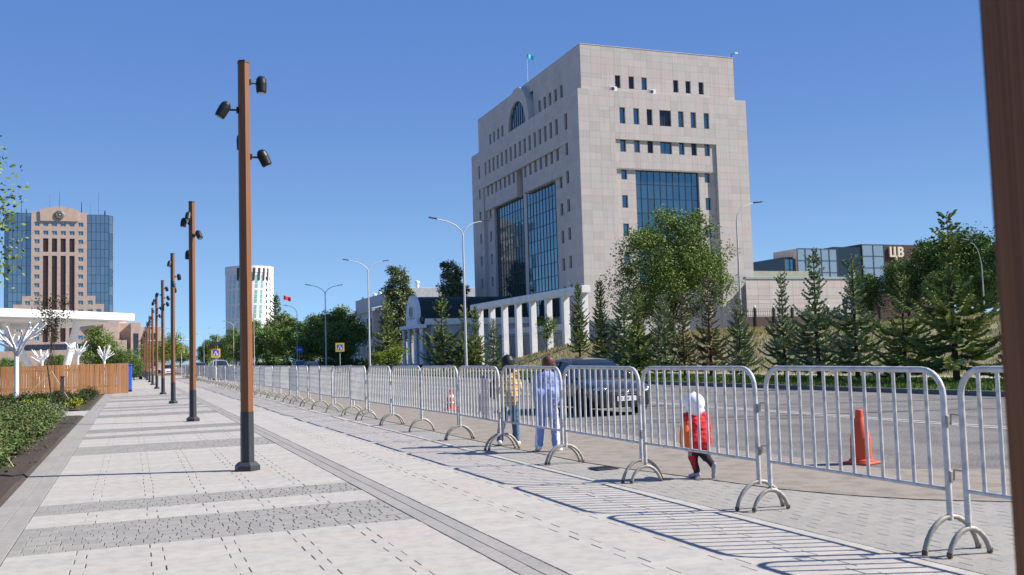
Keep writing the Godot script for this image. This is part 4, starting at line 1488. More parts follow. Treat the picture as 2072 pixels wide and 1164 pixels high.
func steel_tree(at: Vector3, trunk: float, top: float, r: float, spread: float, seed_: int, label: String) -> void:
	var o := thing("steel_tree_sculpture", label, "sculpture", at)
	var g := RandomNumberGenerator.new()
	g.seed = seed_
	var b := MB.new()
	b.tube([Vector3.ZERO, Vector3(0, trunk, 0)], [r, r * 0.9], 12)
	part("trunk", b, M.white_paint, o)
	for k in 15:
		var a := TAU * k / 15.0 + g.randf_range(-0.2, 0.2)
		var y0 := trunk - g.randf_range(0.0, 0.45) * (top - trunk) * 0.6
		var out := spread * g.randf_range(0.45, 1.0)
		var tip := Vector3(cos(a) * out, trunk + (top - trunk) * g.randf_range(0.35, 1.0), sin(a) * out)
		var mid := Vector3(cos(a) * out * 0.35, lerpf(y0, tip.y, 0.42), sin(a) * out * 0.35)
		b = MB.new()
		b.tube([Vector3(0, y0, 0), mid, tip], [r * 0.55, r * 0.42, r * 0.35], 8)
		var s := Vector3(cos(a + 0.5), 0.55, sin(a + 0.5)) * spread * 0.35
		b.tube([mid.lerp(tip, 0.2), mid.lerp(tip, 0.2) + s], [r * 0.32, r * 0.28], 7)
		part("branch", b, M.white_paint, o)

func shrub_mesh(seed_: int, r: float, h: float, leaves: int, cols: Array, ls: float) -> Array:
	var g := RandomNumberGenerator.new()
	g.seed = seed_
	var st := MB.new()
	var tips := []
	for k in 14:
		var a := g.randf() * TAU
		var d := sqrt(g.randf()) * r
		var tip := Vector3(cos(a) * d, h * g.randf_range(0.55, 1.0) * (1.0 - 0.35 * d / r), sin(a) * d)
		st.tube([Vector3(cos(a) * 0.04, 0, sin(a) * 0.04), tip * Vector3(0.55, 0.55, 0.55), tip], [0.008, 0.006, 0.003], 4, false)
		tips.append(tip)
	var lf := MB.new()
	for i in leaves:
		var t: Vector3 = tips[g.randi() % tips.size()]
		var p := t * g.randf_range(0.35, 1.05) + Vector3(g.randfn(), g.randfn() * 0.8, g.randfn()) * 0.095
		p.y = maxf(p.y, 0.03)
		var c: Color = cols[g.randi() % cols.size()]
		var j := g.randf_range(0.75, 1.25)
		lf.col = Color(c.r * j, c.g * j, c.b * j)
		leaf(lf, g, p, ls * g.randf_range(0.7, 1.4))
	return [st.mesh(), lf.mesh()]

func leaf(b: MB, g: RandomNumberGenerator, p: Vector3, s: float) -> void:
	var d := Vector3(g.randfn(), g.randfn() * 0.6, g.randfn()).normalized()
	var u := d.cross(Vector3(g.randfn(), g.randfn(), g.randfn())).normalized()
	var nn := u.cross(d)
	if nn.y < 0: nn = -nn
	var a := p - d * s
	var c := p + d * s
	var l := p + u * s * 0.55
	var r := p - u * s * 0.55
	if u.cross(d).y < 0:
		b.v.append(a); b.v.append(l); b.v.append(c); b.v.append(a); b.v.append(c); b.v.append(r)
	else:
		b.v.append(a); b.v.append(c); b.v.append(l); b.v.append(a); b.v.append(r); b.v.append(c)
	for k in 6:
		b.n.append(nn)
		b.c.append(b.col)

func shrub(ms: Array, at: Vector3, s: float, label: String, group: String) -> void:
	var o := thing("shrub", label, "shrub", at, rng.randf() * TAU, group)
	o.scale = Vector3(s, s, s)
	part("stems", ms[0], M.bark, o)
	part("foliage", ms[1], M.leaves, o)

# ------------------------------------------------------------------ trees
func crown_tree(seed_: int, h: float, blobs: Array, leaves: int, size: float, cols: Array, trunk_r: float, clumps := 26, loose := 0.33, trunk_top := 0.75) -> Array:
	# blobs: [centre, radii]; leaves gather in clumps near the blobs' surface, limbs reach for the clumps
	var g := RandomNumberGenerator.new()
	g.seed = seed_
	var tr := MB.new()
	var lean := Vector3(g.randf_range(-0.03, 0.03), 0, g.randf_range(-0.03, 0.03)) * h
	var axis := func(t: float) -> Vector3: return Vector3(lean.x * t * t, h * t, lean.z * t * t)
	var pts := []
	var rad := []
	for k in 7:
		var t := trunk_top * k / 6.0
		pts.append(axis.call(t) + Vector3(g.randfn(), 0, g.randfn()) * 0.012 * h * (1.0 if k > 0 else 0.0))
		rad.append(trunk_r * lerpf(1.0, 0.22, k / 6.0))
	tr.tube(pts, rad, 8)
	var lf := MB.new()
	var vol := 0.0
	for bl in blobs: vol += bl[1].x * bl[1].y * bl[1].z
	for bl in blobs:
		var share: float = bl[1].x * bl[1].y * bl[1].z / vol
		var nc := int(ceil(clumps * share * 1.3)) + 3
		var centres := []
		for k in nc:
			var d := Vector3(g.randfn(), g.randfn(), g.randfn()).normalized()
			var q: Vector3 = bl[0] + d * bl[1] * pow(g.randf(), 0.33) * 0.92
			centres.append([q, g.randf_range(0.75, 1.3)])
			var t0 := clampf(q.y / h - g.randf_range(0.15, 0.35), 0.12, trunk_top)
			var s0: Vector3 = axis.call(t0)
			tr.tube([s0, s0.lerp(q, 0.5) + Vector3(0, -0.02 * h, 0) + Vector3(g.randfn(), g.randfn(), g.randfn()) * 0.012 * h, q], [trunk_r * 0.26, trunk_r * 0.15, trunk_r * 0.04], 5, false)
		var cr: float = (bl[1].x + bl[1].y + bl[1].z) / 3.0 * loose
		for i in int(leaves * share):
			var ce: Array = centres[g.randi() % nc]
			var off := Vector3(g.randfn(), g.randfn() * 0.8, g.randfn())
			if off.length() > 1.9: off *= 1.9 * g.randf() / off.length()
			var p: Vector3 = ce[0] + off * cr * ce[1] * 0.62
			var c: Color = cols[g.randi() % cols.size()]
			var j := g.randf_range(0.72, 1.3)
			lf.col = Color(c.r * j, c.g * j, c.b * j)
			leaf(lf, g, p, size * g.randf_range(0.65, 1.35))
	return [tr.mesh(), lf.mesh()]

func spruce(seed_: int, h: float, r: float, cols: Array, gap := 1.0, bare := 0.0) -> Array:
	var g := RandomNumberGenerator.new()
	g.seed = seed_
	var tr := MB.new()
	tr.tube([Vector3.ZERO, Vector3(0.02, h * 0.5, 0.01), Vector3(0, h * 0.99, 0)], [0.02 * h, 0.012 * h, 0.004], 7)
	var nd := MB.new()
	var y := h * 0.11
	while y < h * 0.985:
		var t := y / h
		var ln := r * pow(1.0 - t, 0.85) * smoothstep(-0.06, 0.22, t) * g.randf_range(0.72, 1.15) + 0.07
		if t > 0.5 and t < 0.78 and gap > 1.0: ln *= 0.62
		var nb := 8 if t < 0.6 else 6
		if t > 0.9: nb = 5
		var off := g.randf() * TAU
		for k in nb:
			if g.randf() < bare + 0.16: continue
			var a := off + TAU * k / nb + g.randf_range(-0.3, 0.3)
			var l := ln * (g.randf_range(0.4, 0.8) if g.randf() < 0.45 else g.randf_range(0.85, 1.25))
			var dir := Vector3(cos(a), 0, sin(a))
			var side := Vector3(-sin(a), 0, cos(a))
			var rise := lerpf(-0.15, 0.75, pow(t, 1.4)) + g.randf_range(-0.1, 0.12)
			var c: Color = cols[g.randi() % cols.size()]
			var j0 := g.randf_range(0.75, 1.25)
			var steps := maxi(3, int(l / 0.085))
			var prev := Vector3(0, y, 0)
			for s in range(1, steps + 1):
				var f := float(s) / steps
				var p := Vector3(0, y, 0) + dir * l * f + Vector3(0, l * (rise * f - 0.16 * sin(f * PI) + 0.10 * f * f), 0)
				if s % 3 == 0:
					tr.tube([prev, p], [0.006, 0.004], 3, false)
					prev = p
				if f < 0.16 and t < 0.7: continue
				var tw := (0.10 + 0.26 * (1.0 - f)) * minf(1.0, l) * g.randf_range(0.7, 1.2) + 0.05
				for sg in [-1.0, 1.0]:
					var td: Vector3 = (side * sg * 0.85 + dir * 0.62 + Vector3(0, g.randf_range(-0.25, 0.22), 0)).normalized()
					var j := j0 * g.randf_range(0.75, 1.3)
					nd.col = Color(c.r * j, c.g * j, c.b * j)
					twig(nd, p, td, tw, 0.042)
				twig(nd, p, (dir + Vector3(0, 0.15 + rise * 0.3, 0)).normalized(), 0.16, 0.045)
				twig(nd, p, (dir * 0.5 + side * g.randf_range(-0.6, 0.6) + Vector3(0, g.randf_range(-0.7, 0.5), 0)).normalized(), 0.13, 0.04)
		y += h * 0.029 * g.randf_range(0.8, 1.25) * (gap if t > 0.45 else 1.0)
	for k in 5:
		nd.col = cols[0]
		twig(nd, Vector3(0, h * 0.93 + k * h * 0.015, 0), Vector3(cos(k * 2.4), 1.1, sin(k * 2.4)).normalized(), 0.16, 0.03)
	return [tr.mesh(), nd.mesh()]

func twig(b: MB, p: Vector3, d: Vector3, l: float, w: float) -> void:
	# needles round a twig: two crossed slim blades
	var u := d.cross(Vector3.UP).normalized()
	if u.length() < 0.5: u = Vector3.RIGHT
	var v := u.cross(d)
	for k in 2:
		var s: Vector3 = u * w if k == 0 else v * w
		var a := p
		var c := p + d * l
		var m := p + d * l * 0.45
		var nn := s.cross(d).normalized()
		if nn.y < 0: nn = -nn; s = -s
		# clockwise front seen from nn
		b.v.append(a); b.v.append(c); b.v.append(m + s)
		b.v.append(a); b.v.append(m - s); b.v.append(c)
		if (c - a).cross(m + s - a).dot(nn) > 0:
			var z := b.v.size()
			var q := b.v[z - 5]; b.v[z - 5] = b.v[z - 4]; b.v[z - 4] = q
			q = b.v[z - 2]; b.v[z - 2] = b.v[z - 1]; b.v[z - 1] = q
		for i in 6:
			b.n.append(nn)
			b.c.append(b.col)

func plant_tree(called: String, ms: Array, at: Vector3, sc: Vector3, label: String, group := "", leafm := "leaves", barkm := "bark") -> Node3D:
	var o := thing(called, label, "tree", at, rng.randf() * TAU, group)
	o.scale = sc
	part("trunk", ms[0], M[barkm], o)
	part("crown", ms[1], M[leafm], o)
	return o

func build_trees() -> void:
	var blue := [Color(0.218, 0.275, 0.158), Color(0.299, 0.35, 0.209), Color(0.368, 0.402, 0.242), Color(0.184, 0.244, 0.1)]
	var green := [Color(0.187, 0.244, 0.0832), Color(0.265, 0.317, 0.102), Color(0.343, 0.37, 0.139), Color(0.144, 0.191, 0.0592)]
	var dull := [Color(0.241, 0.224, 0.116), Color(0.293, 0.259, 0.141), Color(0.19, 0.216, 0.0908), Color(0.259, 0.172, 0.107)]
	var sp := [spruce(1, 5.5, 1.55, blue, 1.35), spruce(2, 5.5, 1.8, blue, 1.0), spruce(3, 5.5, 1.7, green, 1.2), spruce(4, 5.5, 2.1, green, 1.45, 0.12), spruce(5, 5.5, 1.5, dull, 1.1, 0.15), spruce(6, 5.5, 1.2, green, 1.0)]
	var rows := [[29.6, -54.6, 5.6, 1.15, 1, "blue-grey spruce at the end of the verge row near the portico"], [29.3, -52.3, 5.5, 1.1, 2, "dark green spruce between two blue-grey ones below the big leafy tree"], [29.8, -50.0, 4.95, 1.0, 1, "blue-grey spruce in front of the big leafy tree's trunk"], [29.4, -47.2, 4.9, 0.95, 4, "brownish thin spruce among the green ones across the road"], [29.6, -44.8, 5.6, 1.05, 4, "tall yellow-brown sparse conifer below the big leafy tree"], [29.3, -41.6, 4.15, 0.95, 1, "short blue-grey spruce at the foot of the single-armed street lamp"], [29.6, -38.4, 5.25, 0.9, 0, "narrow spruce in front of the low stone building's wall"], [29.4, -35.7, 6.1, 1.0, 0, "tall narrow spruce reaching above the low stone building"], [29.5, -33.3, 5.55, 1.15, 0, "spruce before the end wall of the low stone building"], [29.7, -30.7, 4.75, 1.1, 3, "dark open-branched spruce with brown top across the road"], [29.6, -28.0, 6.6, 1.2, 3, "tallest open-branched green spruce on the verge across the road"], [30.2, -25.9, 3.2, 1.0, 4, "low brown conifer on the verge beside the tallest spruce"], [29.4, -115.0, 9.2, 1.05, 2, "tall dark spruce beside the twin-armed street lamp"], [29.3, -92.5, 7.7, 1.15, 3, "broad green spruce before the entrance hall"], [31.0, -90.5, 6.6, 1.15, 2, "second broad green spruce before the entrance hall"], [29.7, -83.5, 6.1, 0.95, 2, "green spruce to the side of the twin-armed lamp pole"], [29.5, -78.3, 4.7, 0.9, 1, "small spruce before the portico's far columns"], [36.0, -74.5, 6.5, 0.9, 5, "slim dark spruce growing before the portico"], [34.0, -66.5, 6.8, 0.9, 5, "slim dark spruce on the slope beside the big leafy tree"], [32.6, -58.0, 5.2, 0.9, 2, "green spruce on the slope behind the verge row"]]
	for i in 12:
		for q in 3: rows[i][q] *= 0.945
	for r in rows:
		var s: float = r[2] / 5.5
		plant_tree("spruce_tree", sp[r[4]], Vector3(r[0], hill(r[0], r[1]) - 0.04 if r[0] > 31.8 else 0.09, r[1]), Vector3(s * r[3] * 0.86, s, s * r[3] * 0.86), r[5], "spruces across the road", "needles")
	# leafy trees
	var lg := [Color(0.112, 0.175, 0.0438), Color(0.163, 0.225, 0.0562), Color(0.219, 0.269, 0.0875), Color(0.0875, 0.138, 0.035)]
	var dg := [Color(0.0825, 0.143, 0.039), Color(0.112, 0.18, 0.048), Color(0.158, 0.225, 0.0675)]
	var pg := [Color(0.0625, 0.106, 0.0375), Color(0.1, 0.144, 0.0562), Color(0.163, 0.194, 0.106), Color(0.237, 0.263, 0.175)]
	var yg := [Color(0.15, 0.21, 0.03), Color(0.20, 0.25, 0.045), Color(0.10, 0.16, 0.02)]
	var V := func(x, y, z): return Vector3(x, y, z)
	var big := crown_tree(51, 11.2, [[V.call(-1.2, 4.9, 0), V.call(4.6, 3.6, 4.0)], [V.call(1.3, 7.6, 0.4), V.call(3.6, 3.2, 3.4)], [V.call(3.6, 5.2, 0.4), V.call(2.6, 3.4, 3.0)], [V.call(-3.6, 6.8, 0.3), V.call(2.3, 2.0, 2.4)], [V.call(1.8, 9.4, 0), V.call(1.6, 1.6, 1.6)]], 52000, 0.088, lg, 0.26, 80, 0.34)
	plant_tree("elm_tree", big, Vector3(40.2, hill(40.2, -66) - 0.1, -66), Vector3.ONE, "big spreading leafy tree in front of the stone office building").rotation.y = 0.38
	var rnd := crown_tree(52, 7.2, [[V.call(0, 4.2, 0), V.call(3.0, 2.6, 3.0)], [V.call(0.6, 5.8, 0.3), V.call(1.9, 1.5, 2.0)]], 15000, 0.102, dg, 0.17, 38, 0.36)
	var rnd2 := crown_tree(53, 8.0, [[V.call(0, 4.6, 0), V.call(2.7, 3.2, 2.7)], [V.call(-0.7, 6.2, 0.3), V.call(1.8, 1.7, 1.8)]], 15000, 0.102, dg, 0.17, 38, 0.36)
	for p in [[52.6, -57.5, 0.55, 0], [54.2, -55.5, 0.6, 1], [56.0, -54, 0.9, 0], [58.2, -53, 0.86, 1], [53.0, -50.5, 0.5, 0], [61.0, -55, 0.92, 0], [57.5, -49, 0.75, 1], [55.2, -48.5, 0.55, 0], [60.5, -51, 0.8, 0]]:
		plant_tree("leafy_tree", rnd if p[3] == 0 else rnd2, Vector3(p[0], hill(p[0], p[1]) - 0.1, p[1]), Vector3(p[2], p[2], p[2]), "dense dark green tree at the top of the grass slope", "dense trees at the top of the slope")
	var side := crown_tree(58, 9.0, [[V.call(0, 5.5, 0), V.call(1.6, 3.4, 1.6)]], 4500, 0.11, lg, 0.12, 24, 0.42)
	plant_tree("leafy_tree", side, Vector3(39.2, hill(39.2, -32.0), -30.5), Vector3.ONE, "tall thin-crowned leafy tree beside the near lamp post edge")
	# poplars
	var pop := crown_tree(54, 21, [[V.call(0, 8.5, 0), V.call(3.2, 6.5, 3.2)], [V.call(0.3, 15.5, 0), V.call(2.6, 5.2, 2.6)], [V.call(-1.2, 11.5, 0.6), V.call(2.4, 4.6, 2.4)]], 26000, 0.22, pg, 0.32, 60, 0.34, 0.85)
	plant_tree("poplar_tree", pop, Vector3(50.8, 0, -190), Vector3(1.02, 1.0, 1.02), "dense upright poplar behind the far street lamp")
	plant_tree("poplar_tree", pop, Vector3(49.2, 0, -150), Vector3(0.78, 0.85, 0.78), "upright poplar beside the stone office building", "", "leaves", "pale_bark").rotation.y = 2.2
	plant_tree("poplar_tree", pop, Vector3(55.2, 0, -165), Vector3(0.6, 0.78, 0.6), "slim poplar half hidden behind the stone office building").rotation.y = 4.0
	# avenue trees on the right of the road further on
	var av := crown_tree(55, 11.5, [[V.call(0, 6.2, 0), V.call(4.2, 4.0, 4.2)], [V.call(0.8, 8.8, 0.4), V.call(2.8, 2.4, 2.8)], [V.call(-2.0, 5.0, -0.8), V.call(2.8, 2.8, 2.8)]], 15000, 0.17, lg, 0.26, 42, 0.36)
	var av2 := crown_tree(56, 10, [[V.call(0, 5.2, 0), V.call(3.6, 3.9, 3.6)], [V.call(-0.6, 7.6, 0.2), V.call(2.3, 2.1, 2.3)]], 12000, 0.17, dg, 0.24, 36, 0.36)
	var ai := 0
	for p in [[29.6, -146, 0.72, 1, 0.8], [30.0, -158, 0.86, 0, 1.05], [34.0, -166, 0.98, 0, 1.05], [29.0, -176, 0.88, 1, 1.05], [30.0, -200, 0.95, 0, 1.0], [36.0, -205, 1.15, 1, 1.15], [29.5, -226, 0.98, 1, 1.0], [30.0, -252, 1.1, 0, 1.0], [36.0, -258, 1.3, 0, 1.1], [30.5, -284, 1.1, 1, 1.0], [31.5, -320, 1.15, 0, 1.0], [32.5, -360, 1.2, 1, 1.05], [33.0, -410, 1.2, 0, 1.0], [33.0, -470, 1.3, 1, 1.0]]:
		plant_tree("avenue_tree", av if p[3] == 0 else av2, Vector3(p[0], 0.1, p[1]), Vector3(p[4], p[2], p[4]), "light green avenue tree along the far pavement" if p[3] == 0 else "dark green avenue tree along the far pavement", "avenue trees along the far pavement")
		ai += 1
	plant_tree("spruce_tree", sp[5], Vector3(32.6, 0, -235), Vector3(3.0, 3.25, 3.0), "tall dark conifer top rising above the avenue trees", "", "needles")
	var hg := shrub_mesh(140, 1.1, 1.7, 1500, [Color(0.05, 0.085, 0.025), Color(0.07, 0.11, 0.03), Color(0.04, 0.06, 0.02)], 0.09)
	for i in 26:
		var hz := -118.0 - i * 5.2
		shrub(hg, Vector3(27.6 + rng.randf_range(-0.6, 0.8), 0.1, hz), rng.randf_range(0.95, 1.35), "dark hedge bush under the avenue trees", "hedge bushes under the avenue trees")
	# end of the street
	for p in [[-2, -520, 1.3, 0], [12, -560, 1.35, 1], [24, -530, 1.3, 0], [38, -540, 1.5, 1]]:
		plant_tree("street_end_tree", av if p[3] == 0 else av2, Vector3(p[0], 0, p[1]), Vector3(p[2], p[2] * 0.9, p[2]), "distant tree closing the end of the street", "trees at the end of the street")
	# bright young trees beyond the lamp posts
	var yt := crown_tree(57, 5.4, [[V.call(0, 3.4, 0), V.call(1.5, 1.9, 1.5)]], 3000, 0.085, yg, 0.07, 22, 0.4)
	for p in [[4.3, -116, 1.05], [3.6, -128, 0.95], [2.4, -142, 0.95], [4.6, -150, 0.9]]:
		plant_tree("young_tree", yt, Vector3(p[0], 0, p[1]), Vector3(p[2], p[2], p[2]), "bright green young tree beyond the row of timber lamp posts", "bright young trees beyond the lamp posts", "leaves", "pale_bark")
	# trees and bushes on the plaza
	for p in [[-2.9, -100, 0.62, 2, "pale green rounded tree behind the canopy"], [-0.9, -98, 0.5, 1, "small dark tree on the plaza near the fence end"], [-11.0, -104, 0.42, 1, "low dark tree on the plaza behind the tall sculpture"], [-6.8, -104, 0.45, 1, "small rounded tree on the plaza before the tower porch"], [0.3, -110, 0.36, 1, "low dark tree on the plaza by the annex"]]:
		plant_tree("plaza_tree", av if p[3] == 2 else rnd, Vector3(p[0], 0, p[1]), Vector3(p[2] * (0.72 if p[3] == 2 else 1.0), p[2] * (0.8 if p[3] == 2 else 0.95), p[2] * (0.72 if p[3] == 2 else 1.0)), p[4])
	# slim dark-leaved tree before the fence, with guy ropes
	var dt := crown_tree(59, 5.8, [[V.call(0, 4.3, 0), V.call(0.75, 1.3, 0.75)], [V.call(-0.3, 3.4, 0.1), V.call(0.7, 0.6, 0.7)]], 1300, 0.055, [Color(0.05, 0.035, 0.028), Color(0.07, 0.055, 0.03), Color(0.045, 0.05, 0.025)], 0.045, 16, 0.42, 0.92)
	var dtree := plant_tree("young_tree", dt, Vector3(-3.62, 0, -52), Vector3.ONE, "slim dark-leaved young tree tied with ropes before the fence")
	for k in 3:
		var a := -0.5 + k * TAU / 3
		var rb := MB.new()
		rb.tube([Vector3(0, 1.45, 0), Vector3(cos(a) * 1.3, 0.05, sin(a) * 1.3)], 0.012, 5)
		part("guy_rope", rb, M.rope, dtree)
	# young tree whose twigs reach in at the left edge
	var lt := crown_tree(60, 6.0, [[V.call(0.0, 4.2, 0), V.call(0.85, 1.9, 0.9)]], 2200, 0.04, yg, 0.05, 34, 0.26, 0.9)
	var ltree := plant_tree("young_tree", lt, Vector3(-2.5, 0, -17), Vector3.ONE, "young bright-leaved tree standing in the bed beside the pavement")
	for k in 3:
		var a := 0.2 + k * TAU / 3
		var rb := MB.new()
		rb.tube([Vector3(0, 1.3, 0), Vector3(cos(a) * 0.8, 0.05, sin(a) * 0.8)], 0.01, 5)
		part("guy_rope", rb, M.rope, ltree)
	# small bush with fresh leaves by the portico, bushes by the lamps
	var fb := crown_tree(61, 3.0, [[V.call(0, 1.7, 0), V.call(0.75, 1.4, 0.75)]], 1600, 0.07, yg, 0.05, 16, 0.4)
	plant_tree("young_tree", fb, Vector3(37.5, hill(37.5, -85.0), -85.0), Vector3(1.15, 1.2, 1.15), "fresh green young tree between the portico columns")
	plant_tree("leafy_bush", fb, Vector3(28.5, 0.1, -108), Vector3(1.6, 0.95, 1.6), "bright green bush at the foot of the far street lamp")
	plant_tree("leafy_bush", fb, Vector3(27.5, 0.1, -112), Vector3(1.4, 0.8, 1.4), "low bright bush beside the tall dark spruce")

# ------------------------------------------------------------------ lamp posts, barriers, street furniture
func build_lamp_posts() -> void:
	var ph := PI / 6 + 0.12
	var src: Node3D
	var lab := "hexagonal timber lamp post with dark steel foot and black spotlights"
	var tilts := [[5.87, 0.35, 0.0], [5.42, PI * 0.98, 0.5], [4.71, 0.12, 0.45], [5.0, PI / 2, 0.1]]
	for k in 14:
		var z := -1.285 - 13.46 * k
		var o := thing("lamp_post", lab, "lamp post", Vector3(1.6, 0, z), 0.0, "timber lamp posts along the pavement")
		if k == 0:
			pass
		var b := MB.new()
		if not M.has("lp_shaft"):
			b.prism(Vector3(0, 0.85, 0), 0.096, 0.088, 5.3, 6, ph)
			tile_cache.lp_shaft = b.mesh()
			b = MB.new()
			b.prism(Vector3(0, 6.15, 0), 0.095, 0.092, 0.035, 6, ph)
			tile_cache.lp_cap = b.mesh()
			b = MB.new()
			b.prism(Vector3(0, 0.12, 0), 0.104, 0.1, 0.745, 6, ph)
			tile_cache.lp_sleeve = b.mesh()
			b = MB.new()
			b.prism(Vector3(0, 0.0, 0), 0.19, 0.19, 0.075, 6, ph)
			b.prism(Vector3(0, 0.075, 0), 0.19, 0.135, 0.05, 6, ph)
			tile_cache.lp_base = b.mesh()
			b = MB.new()
			b.tube([Vector3.ZERO, Vector3(0, 0, 0.17)], 0.016, 8)
			b.box(Vector3(0, 0, 0.012), Vector3(0.09, 0.09, 0.024), 0.006)
			tile_cache.lp_arm = b.mesh()
			b = MB.new()
			b.lathe([Vector2(0.0, -0.13), Vector2(0.068, -0.13), Vector2(0.078, -0.11), Vector2(0.083, 0.02), Vector2(0.075, 0.085), Vector2(0.045, 0.125), Vector2(0.0, 0.138)], 16)
			tile_cache.lp_head = b.mesh()
			b = MB.new()
			b.lathe([Vector2(0.0, -0.134), Vector2(0.05, -0.134), Vector2(0.052, -0.128)], 14)
			tile_cache.lp_lens = b.mesh()
			M.lp_shaft = M.timber
		part("shaft", tile_cache.lp_shaft, M.timber, o)
		part("top_cap", tile_cache.lp_cap, M.post_steel, o)
		part("steel_sleeve", tile_cache.lp_sleeve, M.post_steel, o)
		part("base_plate", tile_cache.lp_base, M.post_steel, o)
		for q in 4:
			var t: Array = tilts[q] if k == 1 else [lerpf(4.7, 5.9, ((q * 5 + k * 3) % 8) / 7.0), rng.randf() * TAU, rng.randf_range(0.1, 0.6)]
			var dir := Vector3(cos(t[1]), 0, -sin(t[1]))
			var arm := part("spotlight", tile_cache.lp_arm, M.black_metal, o)
			arm.transform = Transform3D(Basis(Vector3(0, 1, 0).cross(dir), Vector3(0, 1, 0), dir), Vector3(0, t[0], 0) + dir * 0.085)
			var hd := part("housing", tile_cache.lp_head, M.black_metal, arm)
			hd.transform = Transform3D(Basis(Vector3.RIGHT, -t[2]), Vector3(0, 0, 0.21))
			var ln := part("lens", tile_cache.lp_lens, M.lens, arm)
			ln.transform = hd.transform

func build_barriers() -> void:
	var zs := [-3.2, -5.55, -7.93, -10.35, -12.65, -15.12, -17.43, -19.95, -22.38, -24.75, -26.95, -29.15, -31.5, -33.9, -36.2, -38.45, -40.75, -43.0]
	while zs[-1] > -118: zs.append(zs[-1] - 2.33)
	var lab := "light grey steel crowd barrier with upright bars on arched feet"
	for k in zs.size() - 1:
		var za: float = zs[k]
		var zb: float = zs[k + 1]
		var w := absf(zb - za) - (0.17 if k < 2 else 0.13)
		var near := k < 26
		var yaw := rng.randf_range(-0.035, 0.035) * (0.4 if k < 8 else 1.0)
		if k == 10: yaw = 0.1
		var which: String = {0: "steel crowd barrier at the end of the row with a lamp post close before it", 1: "steel crowd barrier in front of the plain orange traffic cone", 2: "steel crowd barrier in front of the child in red", 3: "steel crowd barrier in front of the dark saloon car's bonnet", 4: "steel crowd barrier in front of the persons in yellow and blue", 6: "steel crowd barrier in front of the striped traffic cone"}.get(k, lab)
		var o := thing("crowd_barrier", which, "barrier", Vector3(5.8 + rng.randf_range(-0.06, 0.06) * (0.25 if k < 8 else 1.0), 0.0, (za + zb) / 2), yaw, "crowd barriers along the road edge")
		o.rotation.x = rng.randf_range(-0.006, 0.006)
		if k == 10: o.rotation.x = -0.02
		var lean := 0.0
		var h := 1.385
		var r := 0.2
		var hw := w / 2
		var fr := MB.new()
		var pts := [Vector3(0, 0.24, -hw)]
		for a in 7:
			var t := PI / 2 * a / 6.0
			pts.append(Vector3(0, h - r + r * sin(t), -hw + r - r * cos(t)))
		for a in 7:
			var t := PI / 2 * (1.0 - a / 6.0)
			pts.append(Vector3(0, h - r + r * sin(t), hw - r + r * cos(t)))
		pts.append(Vector3(0, 0.24, hw))
		fr.tube(pts, 0.0235, 10 if near else 6)
		var frame := part("frame", fr, M.galvanised, o)
		var rb := MB.new()
		rb.tube([Vector3(0, 0.475, -hw + 0.02), Vector3(0, 0.475, hw - 0.02)], 0.017, 8 if near else 5)
		part("lower_rail", rb, M.galvanised, o)
		var nb := 12
		if near:
			for i in nb:
				var z := -hw + (i + 1) * w / (nb + 1)
				var top := h - 0.01
				var d := hw - absf(z)
				if d < r: top = h - r + sqrt(maxf(0, r * r - (r - d) * (r - d)))
				var bb := MB.new()
				bb.tube([Vector3(0, 0.475, z), Vector3(0, top, z)], 0.0155, 7, false)
				part("bar", bb, M.galvanised, o)
		else:
			var bb := MB.new()
			for i in nb:
				var z := -hw + (i + 1) * w / (nb + 1)
				bb.tube([Vector3(0, 0.475, z), Vector3(0, h - 0.03, z)], 0.0155, 4, false)
			part("bars", bb, M.galvanised, o)
		for s in [-1.0, 1.0]:
			var wide: float = 0.27 if s > 0 else (0.27 if near and rng.randf() < 0.25 else 0.2)
			var fh: float = 0.27 if wide > 0.25 else 0.2
			var ft := MB.new()
			var fp := []
			for a in 13:
				var t := PI * a / 12.0
				fp.append(Vector3(-cos(t) * wide, maxf(0.0, sin(t)) * fh * (0.72 + 0.28 * sin(t)) + 0.0, 0))
			fp[0].y = 0.006
			fp[12].y = 0.006
			var fo := part("foot", null, M.foot_steel, o)
			ft.tube(fp, 0.021, 8 if near else 5)
			if fh < 0.25: ft.tube([Vector3(0, fh - 0.01, 0), Vector3(0, 0.26, 0)], 0.019, 8)
			fo.mesh = ft.mesh()
			fo.position = Vector3(0, 0, s * hw)
			if near:
				var cap := MB.new()
				for e in [-1.0, 1.0]:
					cap = MB.new()
					cap.tube([Vector3(e * wide, 0.004, 0), Vector3(e * wide * 0.995, 0.04, 0)], 0.0225, 8)
					part("rusty_end", cap, M.rust, fo)
		if near:
			for y in [0.62, 1.04]:
				var hk := MB.new()
				hk.tube([Vector3(0, y, -hw), Vector3(0.0, y, -hw - 0.105), Vector3(0, y - 0.08, -hw - 0.11)], 0.0085, 6)
				part("hook", hk, M.foot_steel, o)
				hk = MB.new()
				hk.box(Vector3(0.0, y - 0.05, hw + 0.028), Vector3(0.026, 0.09, 0.024), 0.004)
				part("hook_socket", hk, M.foot_steel, o)

